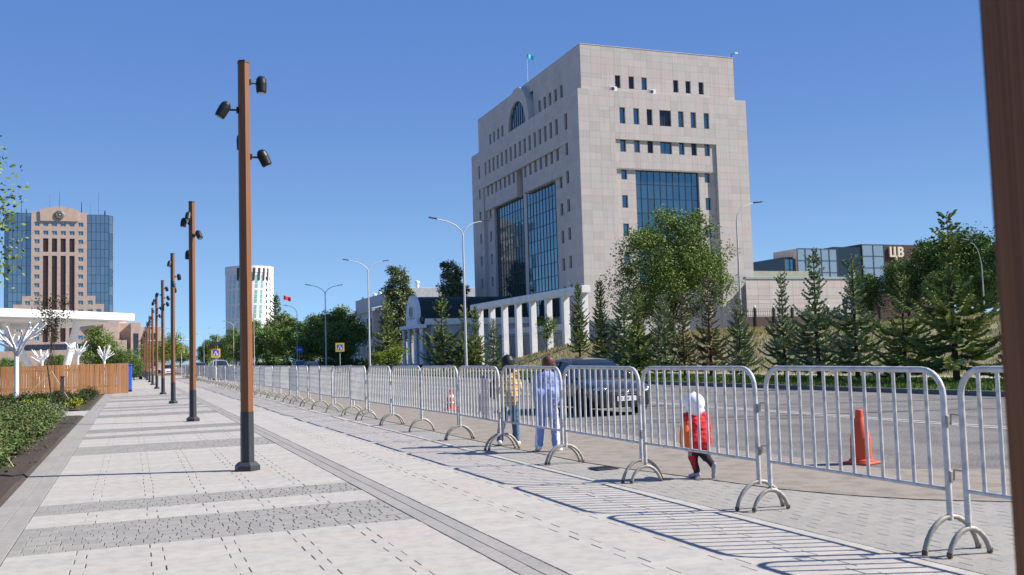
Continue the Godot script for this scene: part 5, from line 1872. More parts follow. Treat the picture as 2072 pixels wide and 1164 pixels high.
func street_lamp(at: Vector3, h: float, arms: Array, label: String, group := "") -> void:
	var o := thing("street_lamp", label, "street lamp", at, 0.0, group)
	var b := MB.new()
	b.tube([Vector3.ZERO, Vector3(0, h * 0.5, 0), Vector3(0, h - 1.3, 0)], [0.0095 * h, 0.007 * h, 0.005 * h], 10)
	part("pole", b, M.galvanised, o)
	for a in arms:
		var d := Vector3(cos(a[0]), 0, -sin(a[0]))
		var l: float = a[1]
		b = MB.new()
		b.tube([Vector3(0, h - 1.35, 0), Vector3(0, h - 0.95, 0) + d * 0.08, Vector3(0, h - 0.5, 0) + d * l * 0.25, Vector3(0, h - 0.18, 0) + d * l * 0.55, Vector3(0, h, 0) + d * l], [0.0046 * h, 0.0042 * h, 0.0037 * h, 0.0034 * h, 0.003 * h], 8)
		var am := part("arm", b, M.galvanised, o)
		b = MB.new()
		var t := Basis(Vector3(0, 1, 0).cross(d), Vector3(0, 1, 0), d) * Basis(Vector3.RIGHT, -0.12)
		b.box(Vector3(0, h + 0.06, 0) + d * (l + 0.25), Vector3(0.24, 0.09, 0.72), 0.03, t)
		part("lamp_head", b, M.post_steel, am)

func crossing_sign(at: Vector3, y: float, size: float, turn: float, label: String, extra := false) -> void:
	var o := thing("crossing_sign", label, "road sign", at, turn)
	var b := MB.new()
	b.tube([Vector3.ZERO, Vector3(0, y + size * 0.7, 0)], 0.04, 8)
	part("pole", b, M.galvanised, o)
	b = MB.new()
	b.box(Vector3(0, y, 0.06), Vector3(size * 1.45, size * 1.45, 0.03), 0.008)
	var bd := part("board", b, M.sign_yellow, o)
	b = MB.new()
	b.box(Vector3(0, y, 0.078), Vector3(size, size, 0.012), 0.003)
	part("blue_panel", b, M.sign_blue, bd)
	b = MB.new()
	var s := size
	b.tri(Vector3(-s * 0.43, y - s * 0.4, 0.0865), Vector3(s * 0.43, y - s * 0.4, 0.0865), Vector3(0, y + s * 0.42, 0.0865))
	part("white_triangle", b, M.white_plastic, bd)
	b = MB.new()
	var z := 0.0885
	b.sphere(Vector3(0.01 * s, y + s * 0.13, z), Vector3(s * 0.05, s * 0.055, 0.003), 8, 5)
	for q in [[0.0, 0.07, -0.02, -0.1, 0.045], [-0.02, -0.1, -0.11, -0.33, 0.033], [-0.02, -0.1, 0.1, -0.33, 0.033], [0.0, 0.05, 0.12, -0.06, 0.024], [0.0, 0.05, -0.1, -0.07, 0.024]]:
		b.tube([Vector3(q[0] * s, y + q[1] * s, z), Vector3(q[2] * s, y + q[3] * s, z)], q[4] * s, 5)
	for k in 3: b.box(Vector3((k - 1) * s * 0.2, y - s * 0.36, z), Vector3(s * 0.11, s * 0.04, 0.004))
	part("walking_figure", b, M.black, bd)
	if extra:
		b = MB.new()
		b.box(Vector3(-0.3, y + size * 1.15, 0), Vector3(0.32, 0.34, 0.2), 0.03)
		var tl := part("signal_box", b, M.black, o)
		b = MB.new()
		b.lathe([Vector2(0.13, 0), Vector2(0.11, 0.03), Vector2(0, 0.04)], 12, Vector3(-0.3, y + size * 1.15, 0.1), Basis(Vector3.RIGHT, PI / 2))
		part("red_lamp", b, M.red, tl)
		b = MB.new()
		b.box(Vector3(0.05, y + size * 1.6, 0), Vector3(0.95, 0.05, 0.55), 0.01, Basis(Vector3.RIGHT, 0.5))
		part("solar_panel", b, M.black_metal, o)
		b = MB.new()
		b.tube([Vector3(0, y + size * 0.6, 0), Vector3(0, y + size * 1.55, 0)], 0.03, 6)
		part("upper_pole", b, M.galvanised, o)

func cone(at: Vector3, h: float, label: String, striped := false) -> void:
	var o := thing("traffic_cone", label, "traffic cone", at, 0.3)
	var b := MB.new()
	b.box(Vector3(0, 0.018, 0), Vector3(0.36, 0.036, 0.36), 0.012)
	part("base", b, M.cone_orange, o)
	b = MB.new()
	b.lathe([Vector2(0.165, 0.036), Vector2(0.16, 0.06), Vector2(0.137, 0.075), Vector2(0.132, h * 0.48), Vector2(0.112, h * 0.6), Vector2(0.056, h * 0.86), Vector2(0.045, h * 0.99), Vector2(0.036, h), Vector2(0, h)], 20)
	part("cone_body", b, M.cone_orange, o)
	if striped:
		for y in [0.35, 0.62]:
			b = MB.new()
			var r0 := 0.137 if y < 0.5 else 0.113
			b.lathe([Vector2(r0, h * y), Vector2(r0 - 0.008 if y < 0.5 else r0 - 0.022, h * (y + 0.12))], 20)
			part("white_band", b, M.white_plastic, o)

func build_street_furniture() -> void:
	street_lamp(Vector3(25.5, 0.1, -74.2), 12.7, [[0.15, 2.0], [PI + 0.1, 2.4]], "tall twin-armed grey street lamp before the entrance hall")
	street_lamp(Vector3(25.5, 0.1, -108.3), 12.8, [[0.15, 2.0], [PI + 0.1, 2.4]], "tall twin-armed grey street lamp beside the dense poplar")
	street_lamp(Vector3(25.5, 0.1, -134.7), 12.0, [[0.15, 2.0], [PI + 0.1, 2.3]], "twin-armed grey street lamp in front of the light green avenue trees")
	street_lamp(Vector3(25.5, 0.1, -159.6), 10.6, [[PI * 0.95, 1.6]], "single-armed street lamp pole in front of the dark avenue trees")
	street_lamp(Vector3(38, hill(38, -53.7) - 0.1, -53.7), 9.6, [[0.1, 1.7]], "single-armed street lamp in front of the stone office building's edge")
	street_lamp(Vector3(45, hill(45, -40.3) - 0.1, -40.3), 4.6, [[PI * 0.97, 0.8]], "low single-armed lamp among the trees at the top of the slope")
	street_lamp(Vector3(25.5, 0.1, -18.0), 12.3, [[0.15, 2.0], [PI + 0.1, 2.4]], "tall twin-armed grey street lamp on the verge whose shadow crosses the road")
	for z in [-215.0, -260.0, -310.0, -370.0]:
		street_lamp(Vector3(25.0, 0.1, z), 12.3, [[0.15, 1.8], [PI + 0.1, 2.2]], "distant twin-armed street lamp along the far pavement", "distant street lamps")
	crossing_sign(Vector3(23.6, 0.1, -115.8), 2.95, 0.72, -0.15, "yellow-edged pedestrian crossing sign in front of the avenue trees")
	crossing_sign(Vector3(6.6, 0, -83.7), 2.42, 0.5, -0.05, "yellow-edged pedestrian crossing sign with red signal and solar panel", true)
	crossing_sign(Vector3(5.6, 0, -121.0), 3.3, 0.5, -0.05, "small distant crossing sign beside the bright young trees")
	# blue direction board
	var o := thing("blue_road_sign", "small blue road sign with white arrow on a pole by the avenue trees", "road sign", Vector3(23.6, 0.1, -146.0), -0.1)
	var b := MB.new()
	b.tube([Vector3.ZERO, Vector3(0, 3.6, 0)], 0.04, 8)
	part("pole", b, M.galvanised, o)
	b = MB.new()
	b.box(Vector3(0, 3.1, 0.06), Vector3(1.05, 0.85, 0.03), 0.01)
	var bd := part("board", b, M.sign_blue, o)
	b = MB.new()
	b.box(Vector3(-0.3, 3.1, 0.078), Vector3(0.08, 0.5, 0.006))
	b.box(Vector3(0.12, 3.1, 0.078), Vector3(0.5, 0.08, 0.006))
	b.box(Vector3(0.12, 3.2, 0.078), Vector3(0.08, 0.28, 0.006))
	part("white_marks", b, M.white_plastic, bd)
	# gantry with signal lights far down the street
	var g := thing("signal_gantry", "distant white traffic light gantry reaching over the road", "traffic light", Vector3(4.9, 0, -170))
	b = MB.new()
	b.tube([Vector3.ZERO, Vector3(0, 5.8, 0)], 0.13, 8)
	part("pole", b, M.white_paint, g)
	b = MB.new()
	b.tube([Vector3(-2.5, 5.6, 0), Vector3(5.2, 5.7, 0)], 0.09, 8)
	part("arm", b, M.white_paint, g)
	b = MB.new()
	b.box(Vector3(4.7, 4.7, 0.1), Vector3(0.4, 1.15, 0.3), 0.05)
	var bx := part("signal_head", b, M.black, g)
	b = MB.new()
	b.sphere(Vector3(4.7, 5.05, 0.26), Vector3(0.17, 0.17, 0.06), 10, 6)
	part("red_lamp", b, M.red, bx)
	cone(Vector3(9.02, 0.004, -10.2), 0.72, "plain orange traffic cone standing on the road near the barriers")
	cone(Vector3(8.75, 0.004, -27.0), 0.62, "red and white striped traffic cone on the road behind the barriers", true)
	# blue kiosk far down the road
	var kb := thing("blue_booth", "small blue booth beside the road beyond the barriers", "booth", Vector3(12.4, 0, -112))
	b = MB.new()
	b.span(Vector3(-0.5, 0, -0.5), Vector3(0.5, 2.0, 0.5), 0.04)
	part("body", b, M.blue_plastic, kb)
	b = MB.new()
	b.sphere(Vector3(0, 2.0, 0), Vector3(0.4, 0.3, 0.4), 12, 6)
	part("roof_dome", b, M.galvanised, kb)

# ------------------------------------------------------------------ vehicles
func grid_surface(b: MB, P: Array) -> void:
	# P[i][j]: points; normals from neighbours; outside on the side of dP/dj x dP/di
	var ni := P.size()
	var nj: int = P[0].size()
	var N := []
	for i in ni:
		var row := []
		for j in nj:
			var di: Vector3 = P[mini(i + 1, ni - 1)][j] - P[maxi(i - 1, 0)][j]
			var dj: Vector3 = P[i][mini(j + 1, nj - 1)] - P[i][maxi(j - 1, 0)]
			row.append(dj.cross(di).normalized())
		N.append(row)
	for i in ni - 1:
		for j in nj - 1:
			b.quadn(P[i][j], P[i][j + 1], P[i + 1][j + 1], P[i + 1][j], N[i][j], N[i][j + 1], N[i + 1][j + 1], N[i + 1][j])

func car(at: Vector3, turn: float, paint: Material, label: String, sc := Vector3.ONE, plate := "") -> void:
	var o := thing("parked_car", label, "car", at, turn)
	o.scale = sc
	var st := [[2.20, 0.60, 0.30, 0.57, 0.60], [2.17, 0.70, 0.24, 0.62, 0.66], [2.08, 0.78, 0.20, 0.68, 0.73], [1.9, 0.83, 0.185, 0.73, 0.79], [1.5, 0.85, 0.18, 0.79, 0.87], [1.0, 0.86, 0.18, 0.85, 0.94], [0.4, 0.865, 0.18, 0.89, 0.95], [-0.4, 0.865, 0.18, 0.91, 0.96], [-1.2, 0.86, 0.18, 0.93, 0.99], [-1.65, 0.845, 0.19, 0.945, 1.03], [-2.0, 0.81, 0.2, 0.92, 1.02], [-2.15, 0.76, 0.25, 0.85, 0.95], [-2.2, 0.66, 0.32, 0.74, 0.80]]
	var P := []
	for s in st:
		var w: float = s[1]
		var yb: float = s[2]
		var sh: float = s[3]
		var tp: float = s[4]
		var half := [Vector3(0, yb, s[0]), Vector3(w * 0.82, yb, s[0]), Vector3(w * 0.96, yb + 0.09, s[0]), Vector3(w, lerpf(yb, sh, 0.5), s[0]), Vector3(w * 0.985, sh - 0.10, s[0]), Vector3(w * 0.955, sh - 0.01, s[0]), Vector3(w * 0.86, lerpf(sh, tp, 0.5), s[0]), Vector3(w * 0.5, tp - 0.008, s[0]), Vector3(0, tp, s[0])]
		var row := []
		for p in half: row.append(p)
		for k in range(half.size() - 2, -1, -1): row.append(half[k] * Vector3(-1, 1, 1))
		P.append(row)
	var b := MB.new()
	grid_surface(b, P)
	for e in [0, P.size() - 1]:
		var row: Array = P[e]
		var cz := Vector3(0, 0.48, row[0].z)
		for k in row.size() - 1:
			if e == 0: b.tri(cz, row[k], row[k + 1])
			else: b.tri(cz, row[k + 1], row[k])
	var body := part("body", b, paint, o)
	# cabin
	b = MB.new()
	var gl := func(z: float) -> Array:
		var yr := 0.0
		if z > 0.25: yr = lerpf(1.395, 0.93, pow((z - 0.25) / 0.75, 1.1))
		elif z > -1.0: yr = 1.44 - 0.10 * pow((z + 0.38) / 0.63, 2) * 0.45
		else: yr = lerpf(1.395, 1.02, pow((-1.0 - z) / 0.72, 1.15))
		var wr := 0.575 + 0.145 * clampf((1.40 - yr) / 0.45, 0, 1)
		return [yr, wr]
	var strip := func(z0: float, z1: float, n: int) -> MB:
		var Q := []
		for i in n + 1:
			var z := lerpf(z0, z1, float(i) / n)
			var g: Array = gl.call(z)
			var row := []
			for j in 9:
				var u := 1.0 - j / 4.0
				row.append(Vector3(u * g[1], g[0] - 0.035 * pow(absf(u), 3), z))
			Q.append(row)
		var mb := MB.new()
		grid_surface(mb, Q)
		return mb
	part("roof", strip.call(0.24, -1.0, 6), paint, o)
	part("windscreen", strip.call(0.98, 0.24, 5), M.car_glass, o)
	part("rear_window", strip.call(-1.0, -1.7, 5), M.car_glass, o)
	for s in [-1.0, 1.0]:
		for wd in [[0.80, 0.18, -0.33, -0.33], [-0.40, -0.40, -0.98, -1.38]]:
			b = MB.new()
			var x0: float = s * 0.755
			var x1: float = s * 0.585
			var q := [Vector3(x0, 0.93, wd[0]), Vector3(x0, 0.945, wd[3]), Vector3(x1, 1.335, wd[2]), Vector3(x1, 1.345, wd[1])]
			if s > 0: b.quad(q[0], q[1], q[2], q[3])
			else: b.quad(q[3], q[2], q[1], q[0])
			part("side_window", b, M.car_glass, o)
		b = MB.new()
		b.tube([Vector3(s * 0.74, 0.90, 0.97), Vector3(s * 0.60, 1.345, 0.25), Vector3(s * 0.585, 1.375, -0.35), Vector3(s * 0.59, 1.34, -1.0), Vector3(s * 0.73, 0.98, -1.68)], [0.035, 0.038, 0.035, 0.045, 0.06], 8)
		b.tube([Vector3(s * 0.756, 0.9, -0.365), Vector3(s * 0.588, 1.36, -0.365)], 0.033, 6)
		var qa := [Vector3(s * 0.765, 0.93, -1.36), Vector3(s * 0.73, 1.0, -1.72), Vector3(s * 0.6, 1.34, -1.02), Vector3(s * 0.6, 1.335, -0.97)]
		if s > 0: b.quad(qa[0], qa[1], qa[2], qa[3])
		else: b.quad(qa[3], qa[2], qa[1], qa[0])
		part("pillars", b, paint, o)
		b = MB.new()
		b.tube([Vector3(s * 0.765, 0.925, 0.82), Vector3(s * 0.77, 0.935, -1.4)], 0.009, 5)
		part("chrome_strip", b, M.chrome, o)
		b = MB.new()
		b.sphere(Vector3(s * 0.93, 0.97, 0.62), Vector3(0.10, 0.07, 0.055), 12, 8)
		b.tube([Vector3(s * 0.8, 0.92, 0.62), Vector3(s * 0.88, 0.95, 0.62)], 0.025, 6)
		part("mirror", b, paint, o)
		b = MB.new()
		b.sphere(Vector3(s * 0.60, 0.655, 2.0), Vector3(0.215, 0.07, 0.16), 14, 8)
		part("headlight", b, M.chrome, o)
		b = MB.new()
		b.sphere(Vector3(s * 0.58, 0.31, 2.1), Vector3(0.09, 0.05, 0.06), 10, 6)
		part("fog_lamp", b, M.rim, o)
		b = MB.new()
		b.sphere(Vector3(s * 0.68, 0.80, -2.06), Vector3(0.15, 0.09, 0.1), 10, 6)
		part("tail_light", b, M.red, o)
		b = MB.new()
		b.box(Vector3(s * 0.868, 0.74, -0.1), Vector3(0.02, 0.03, 0.17), 0.006)
		b.box(Vector3(s * 0.872, 0.75, -0.95), Vector3(0.02, 0.03, 0.17), 0.006)
		part("door_handles", b, M.chrome, o)
		for z in [1.36, -1.3]:
			var side := Basis(Vector3.BACK, -s * PI / 2)
			b = MB.new()
			b.lathe([Vector2(0.365, -0.05), Vector2(0.365, 0.0), Vector2(0.0, 0.0)], 24, Vector3(s * 0.862, 0.33, z), side)
			part("wheel_arch", b, M.black, o)
			b = MB.new()
			b.lathe([Vector2(0.2, -0.2), Vector2(0.29, -0.19), Vector2(0.31, -0.15), Vector2(0.31, -0.04), Vector2(0.295, -0.005), Vector2(0.22, 0.0), Vector2(0.2, -0.02)], 28, Vector3(s * 0.875, 0.31, z), side)
			var wh := part("wheel", b, M.rubber, o)
			b = MB.new()
			b.lathe([Vector2(0.205, -0.03), Vector2(0.19, -0.01), Vector2(0.06, -0.02), Vector2(0.05, 0.0), Vector2(0, 0.0)], 20, Vector3(s * 0.872, 0.31, z), side)
			part("rim", b, M.rim, wh)
	b = MB.new()
	b.box(Vector3(0, 0.545, 2.175), Vector3(0.84, 0.14, 0.07), 0.02)
	var gr := part("grille", b, M.black, o)
	b = MB.new()
	for y in [0.575, 0.525]:
		b.tube([Vector3(-0.44, y + 0.015, 2.19), Vector3(0, y, 2.225), Vector3(0.44, y + 0.015, 2.19)], 0.011, 6)
	part("chrome_bar", b, M.chrome, gr)
	b = MB.new()
	b.sphere(Vector3(0, 0.56, 2.225), Vector3(0.07, 0.042, 0.016), 14, 6)
	part("badge", b, M.chrome, gr)
	b = MB.new()
	b.box(Vector3(0, 0.275, 2.165), Vector3(1.0, 0.13, 0.06), 0.02)
	part("lower_intake", b, M.black, o)
	b = MB.new()
	b.box(Vector3(0, 0.42, 2.215), Vector3(0.53, 0.118, 0.012), 0.003)
	var pl := part("number_plate", b, M.white_plastic, o)
	if plate != "":
		var tm := TextMesh.new()
		var f := SystemFont.new()
		f.font_names = PackedStringArray(["Droid Sans"])
		tm.font = f
		tm.text = plate
		tm.font_size = 48
		tm.pixel_size = 0.0021
		tm.depth = 0.002
		var t := part("plate_text", tm, M.black, pl)
		t.position = Vector3(0, 0.42, 2.223)

func build_vehicles() -> void:
	car(Vector3(11.38, 0.006, -23.2), 0.0, M.paint_dark, "dark grey saloon car standing behind the barriers with its front towards us", Vector3.ONE, "3  8W  0")
	car(Vector3(7.9, 0.006, -96.0), 0.04, M.paint_white, "white pickup-like vehicle far down the road behind the barriers", Vector3(1.0, 1.3, 1.1))
	car(Vector3(11.3, 0.006, -104.0), 0.0, M.paint_black, "black car behind the white vehicle far down the road", Vector3(1.0, 1.12, 1.0))
	car(Vector3(7.0, 0.006, -112.0), 0.0, M.paint_navy, "dark car queuing beyond the white vehicle", Vector3(1.0, 1.2, 1.0))
	car(Vector3(0.2, 0.0, -118.0), PI + 0.05, M.paint_black, "black car seen from behind beyond the timber fence", Vector3(1.05, 1.25, 1.0))
	car(Vector3(3.4, 0.0, -190.0), PI / 2, M.paint_silver, "silver car crossing at the end of the pavement")
	car(Vector3(20.8, 0.006, -128.0), 0.0, M.paint_navy, "dark blue car parked under the avenue trees", Vector3(1.0, 1.12, 1.0))
	car(Vector3(20.9, 0.006, -119.5), 0.0, M.paint_black, "black car parked nearer under the avenue trees")
	car(Vector3(5.2, 0.006, -150.0), 0.0, M.paint_white, "white car far down the road beyond the barriers", Vector3(1, 1.1, 1))

# ------------------------------------------------------------------ people
func surface(b: MB, bones: Array, cell: float, k: float, colour: Callable, folds := 0.0) -> void:
	# bones: [a, b, ra, rb]; tapered capsules joined by a smooth minimum and meshed as surface nets
	var lo := Vector3(1e9, 1e9, 1e9)
	var hi := -lo
	for q in bones:
		var r: float = maxf(q[2], q[3]) + cell * 3.0 + k * 0.3
		for p in [q[0], q[1]]:
			lo = lo.min(p - Vector3(r, r, r))
			hi = hi.max(p + Vector3(r, r, r))
	var nx := int((hi.x - lo.x) / cell) + 2
	var ny := int((hi.y - lo.y) / cell) + 2
	var nz := int((hi.z - lo.z) / cell) + 2
	var F := PackedFloat32Array()
	F.resize(nx * ny * nz)
	F.fill(1.0)
	for q in bones:
		var a: Vector3 = q[0]
		var c: Vector3 = q[1]
		var ra: float = q[2]
		var rb: float = q[3]
		var e := c - a
		var ee := maxf(e.length_squared(), 1e-8)
		var m := maxf(ra, rb) + k + cell * 2.0
		var l3 := (a.min(c) - Vector3(m, m, m) - lo) / cell
		var h3 := (a.max(c) + Vector3(m, m, m) - lo) / cell
		for iz in range(maxi(0, int(l3.z)), mini(nz - 1, int(h3.z) + 1) + 1):
			for iy in range(maxi(0, int(l3.y)), mini(ny - 1, int(h3.y) + 1) + 1):
				var base := (iz * ny + iy) * nx
				for ix in range(maxi(0, int(l3.x)), mini(nx - 1, int(h3.x) + 1) + 1):
					var p := lo + Vector3(ix, iy, iz) * cell - a
					var t := clampf(p.dot(e) / ee, 0.0, 1.0)
					var d := (p - e * t).length() - lerpf(ra, rb, t)
					var f := F[base + ix]
					var hh := k - absf(f - d)
					F[base + ix] = minf(f, d) - (hh * hh * 0.25 / k if hh > 0.0 else 0.0)
	if folds > 0.0:
		# cloth: shallow folds, mostly running across the limbs
		var nz2 := FastNoiseLite.new()
		nz2.seed = 77
		nz2.frequency = 1.0
		nz2.fractal_octaves = 2
		for i in F.size():
			if absf(F[i]) < cell * 2.5:
				var p := lo + Vector3(i % nx, (i / nx) % ny, i / (nx * ny)) * cell
				F[i] += folds * nz2.get_noise_3d(p.x * 9.0 + p.y * 5.0, p.y * 15.0 - p.x * 4.0, p.z * 9.0)
	var idx := {}
	var vp := []
	var vn := []
	var vc := []
	var sy := nx
	var sz := nx * ny
	for iz in nz - 1:
		for iy in ny - 1:
			var base := iz * sz + iy * sy
			for ix in nx - 1:
				var i0 := base + ix
				if absf(F[i0]) > cell * 1.8: continue
				var f := [F[i0], F[i0 + 1], F[i0 + sy], F[i0 + sy + 1], F[i0 + sz], F[i0 + sz + 1], F[i0 + sz + sy], F[i0 + sz + sy + 1]]
				var inside := 0
				for q in 8:
					if f[q] < 0: inside += 1
				if inside == 0 or inside == 8: continue
				var sum := Vector3.ZERO
				var cnt := 0
				for ed in [[0, 1], [2, 3], [4, 5], [6, 7], [0, 2], [1, 3], [4, 6], [5, 7], [0, 4], [1, 5], [2, 6], [3, 7]]:
					var fa: float = f[ed[0]]
					var fb: float = f[ed[1]]
					if (fa < 0) == (fb < 0): continue
					var t := fa / (fa - fb)
					var pa := Vector3(ed[0] & 1, (ed[0] >> 1) & 1, ed[0] >> 2)
					var pb := Vector3(ed[1] & 1, (ed[1] >> 1) & 1, ed[1] >> 2)
					sum += pa.lerp(pb, t)
					cnt += 1
				var pos := lo + (Vector3(ix, iy, iz) + sum / cnt) * cell
				var gx: float = f[1] + f[3] + f[5] + f[7] - f[0] - f[2] - f[4] - f[6]
				var gy: float = f[2] + f[3] + f[6] + f[7] - f[0] - f[1] - f[4] - f[5]
				var gz: float = f[4] + f[5] + f[6] + f[7] - f[0] - f[1] - f[2] - f[3]
				idx[i0] = vp.size()
				vp.append(pos)
				vn.append(Vector3(gx, gy, gz).normalized())
				vc.append(colour.call(pos))
	var put := func(a: int, c: int, d: int, e: int, flip: bool) -> void:
		var o := [a, c, d, e] if not flip else [e, d, c, a]
		for t in [[0, 1, 2], [0, 2, 3]]:
			for q in [t[0], t[2], t[1]]:
				b.v.append(vp[o[q]])
				b.n.append(vn[o[q]])
				b.c.append(vc[o[q]])
	for i0 in idx:
		var s: bool = F[i0] < 0
		if idx.has(i0 - sy) and idx.has(i0 - sz) and idx.has(i0 - sy - sz) and s != (F[i0 + 1] < 0):
			put.call(idx[i0 - sy - sz], idx[i0 - sz], idx[i0], idx[i0 - sy], not s)
		if idx.has(i0 - 1) and idx.has(i0 - sz) and idx.has(i0 - 1 - sz) and s != (F[i0 + sy] < 0):
			put.call(idx[i0 - 1 - sz], idx[i0 - 1], idx[i0], idx[i0 - sz], not s)
		if idx.has(i0 - 1) and idx.has(i0 - sy) and idx.has(i0 - 1 - sy) and s != (F[i0 + sz] < 0):
			put.call(idx[i0 - 1 - sy], idx[i0 - sy], idx[i0], idx[i0 - 1], not s)

func hand(b: MB, wrist: Vector3, fwd: Vector3, palm_n: Vector3, s: float, left: bool, colour: Callable) -> void:
	# palm and five bent fingers; fwd along the fingers, palm_n out of the palm
	var f := fwd.normalized()
	var n := (palm_n - f * palm_n.dot(f)).normalized()
	var u := f.cross(n) * (1.0 if left else -1.0)
	var bones := [[wrist, wrist + f * 0.05 * s, 0.023 * s, 0.02 * s], [wrist + f * 0.03 * s - u * 0.018 * s, wrist + f * 0.085 * s - u * 0.026 * s, 0.017 * s, 0.014 * s], [wrist + f * 0.03 * s + u * 0.018 * s, wrist + f * 0.085 * s + u * 0.028 * s, 0.017 * s, 0.014 * s], [wrist + f * 0.04 * s, wrist + f * 0.088 * s, 0.017 * s, 0.015 * s]]
	var ln := [0.068, 0.076, 0.070, 0.055]
	for k in 4:
		var r0 := wrist + f * 0.088 * s + u * (0.030 - 0.020 * k) * s
		var m: Vector3 = r0 + (f * 0.8 + n * 0.35).normalized() * ln[k] * 0.5 * s
		var t: Vector3 = m + (f * 0.35 + n * 0.8).normalized() * ln[k] * 0.5 * s
		bones.append([r0, m, 0.0092 * s, 0.0085 * s])
		bones.append([m, t, 0.0085 * s, 0.007 * s])
	var t0 := wrist + f * 0.025 * s + u * 0.025 * s
	var t1 := t0 + (f * 0.6 + u * 0.7 + n * 0.3).normalized() * 0.042 * s
	bones.append([t0, t1, 0.013 * s, 0.0105 * s])
	bones.append([t1, t1 + (f * 0.9 + n * 0.4).normalized() * 0.034 * s, 0.0105 * s, 0.008 * s])
	surface(b, bones, 0.0055, 0.008, colour)

func head(b: MB, c: Vector3, fwd: Vector3, s: float, colour: Callable) -> void:
	# c: middle of the head; skull, jaw, nose, brow, lips, ears
	var f := fwd.normalized()
	var r := f.cross(Vector3.UP).normalized()
	var u := r.cross(f)
	var q := func(x: float, y: float, z: float) -> Vector3: return c + (r * x + u * y + f * z) * s
	var bones := [[q.call(0, 0.035, -0.02), q.call(0, 0.03, 0.02), 0.082 * s, 0.078 * s], [q.call(0, -0.02, 0.03), q.call(0, -0.075, 0.055), 0.062 * s, 0.034 * s], [q.call(0, -0.05, -0.02), q.call(0, -0.13, -0.025), 0.055 * s, 0.052 * s], [q.call(0, 0.015, 0.095), q.call(0, -0.02, 0.112), 0.008 * s, 0.013 * s], [q.call(-0.03, 0.03, 0.088), q.call(0.03, 0.03, 0.088), 0.012 * s, 0.012 * s], [q.call(-0.02, -0.058, 0.088), q.call(0.02, -0.058, 0.088), 0.008 * s, 0.008 * s]]
	for e in [-1.0, 1.0]:
		bones.append([q.call(e * 0.08, 0.015, -0.008), q.call(e * 0.086, -0.025, -0.002), 0.014 * s, 0.010 * s])
		bones.append([q.call(e * 0.033, 0.008, 0.084), q.call(e * 0.034, 0.008, 0.085), 0.013 * s, 0.013 * s])
	surface(b, bones, 0.009, 0.014, colour)

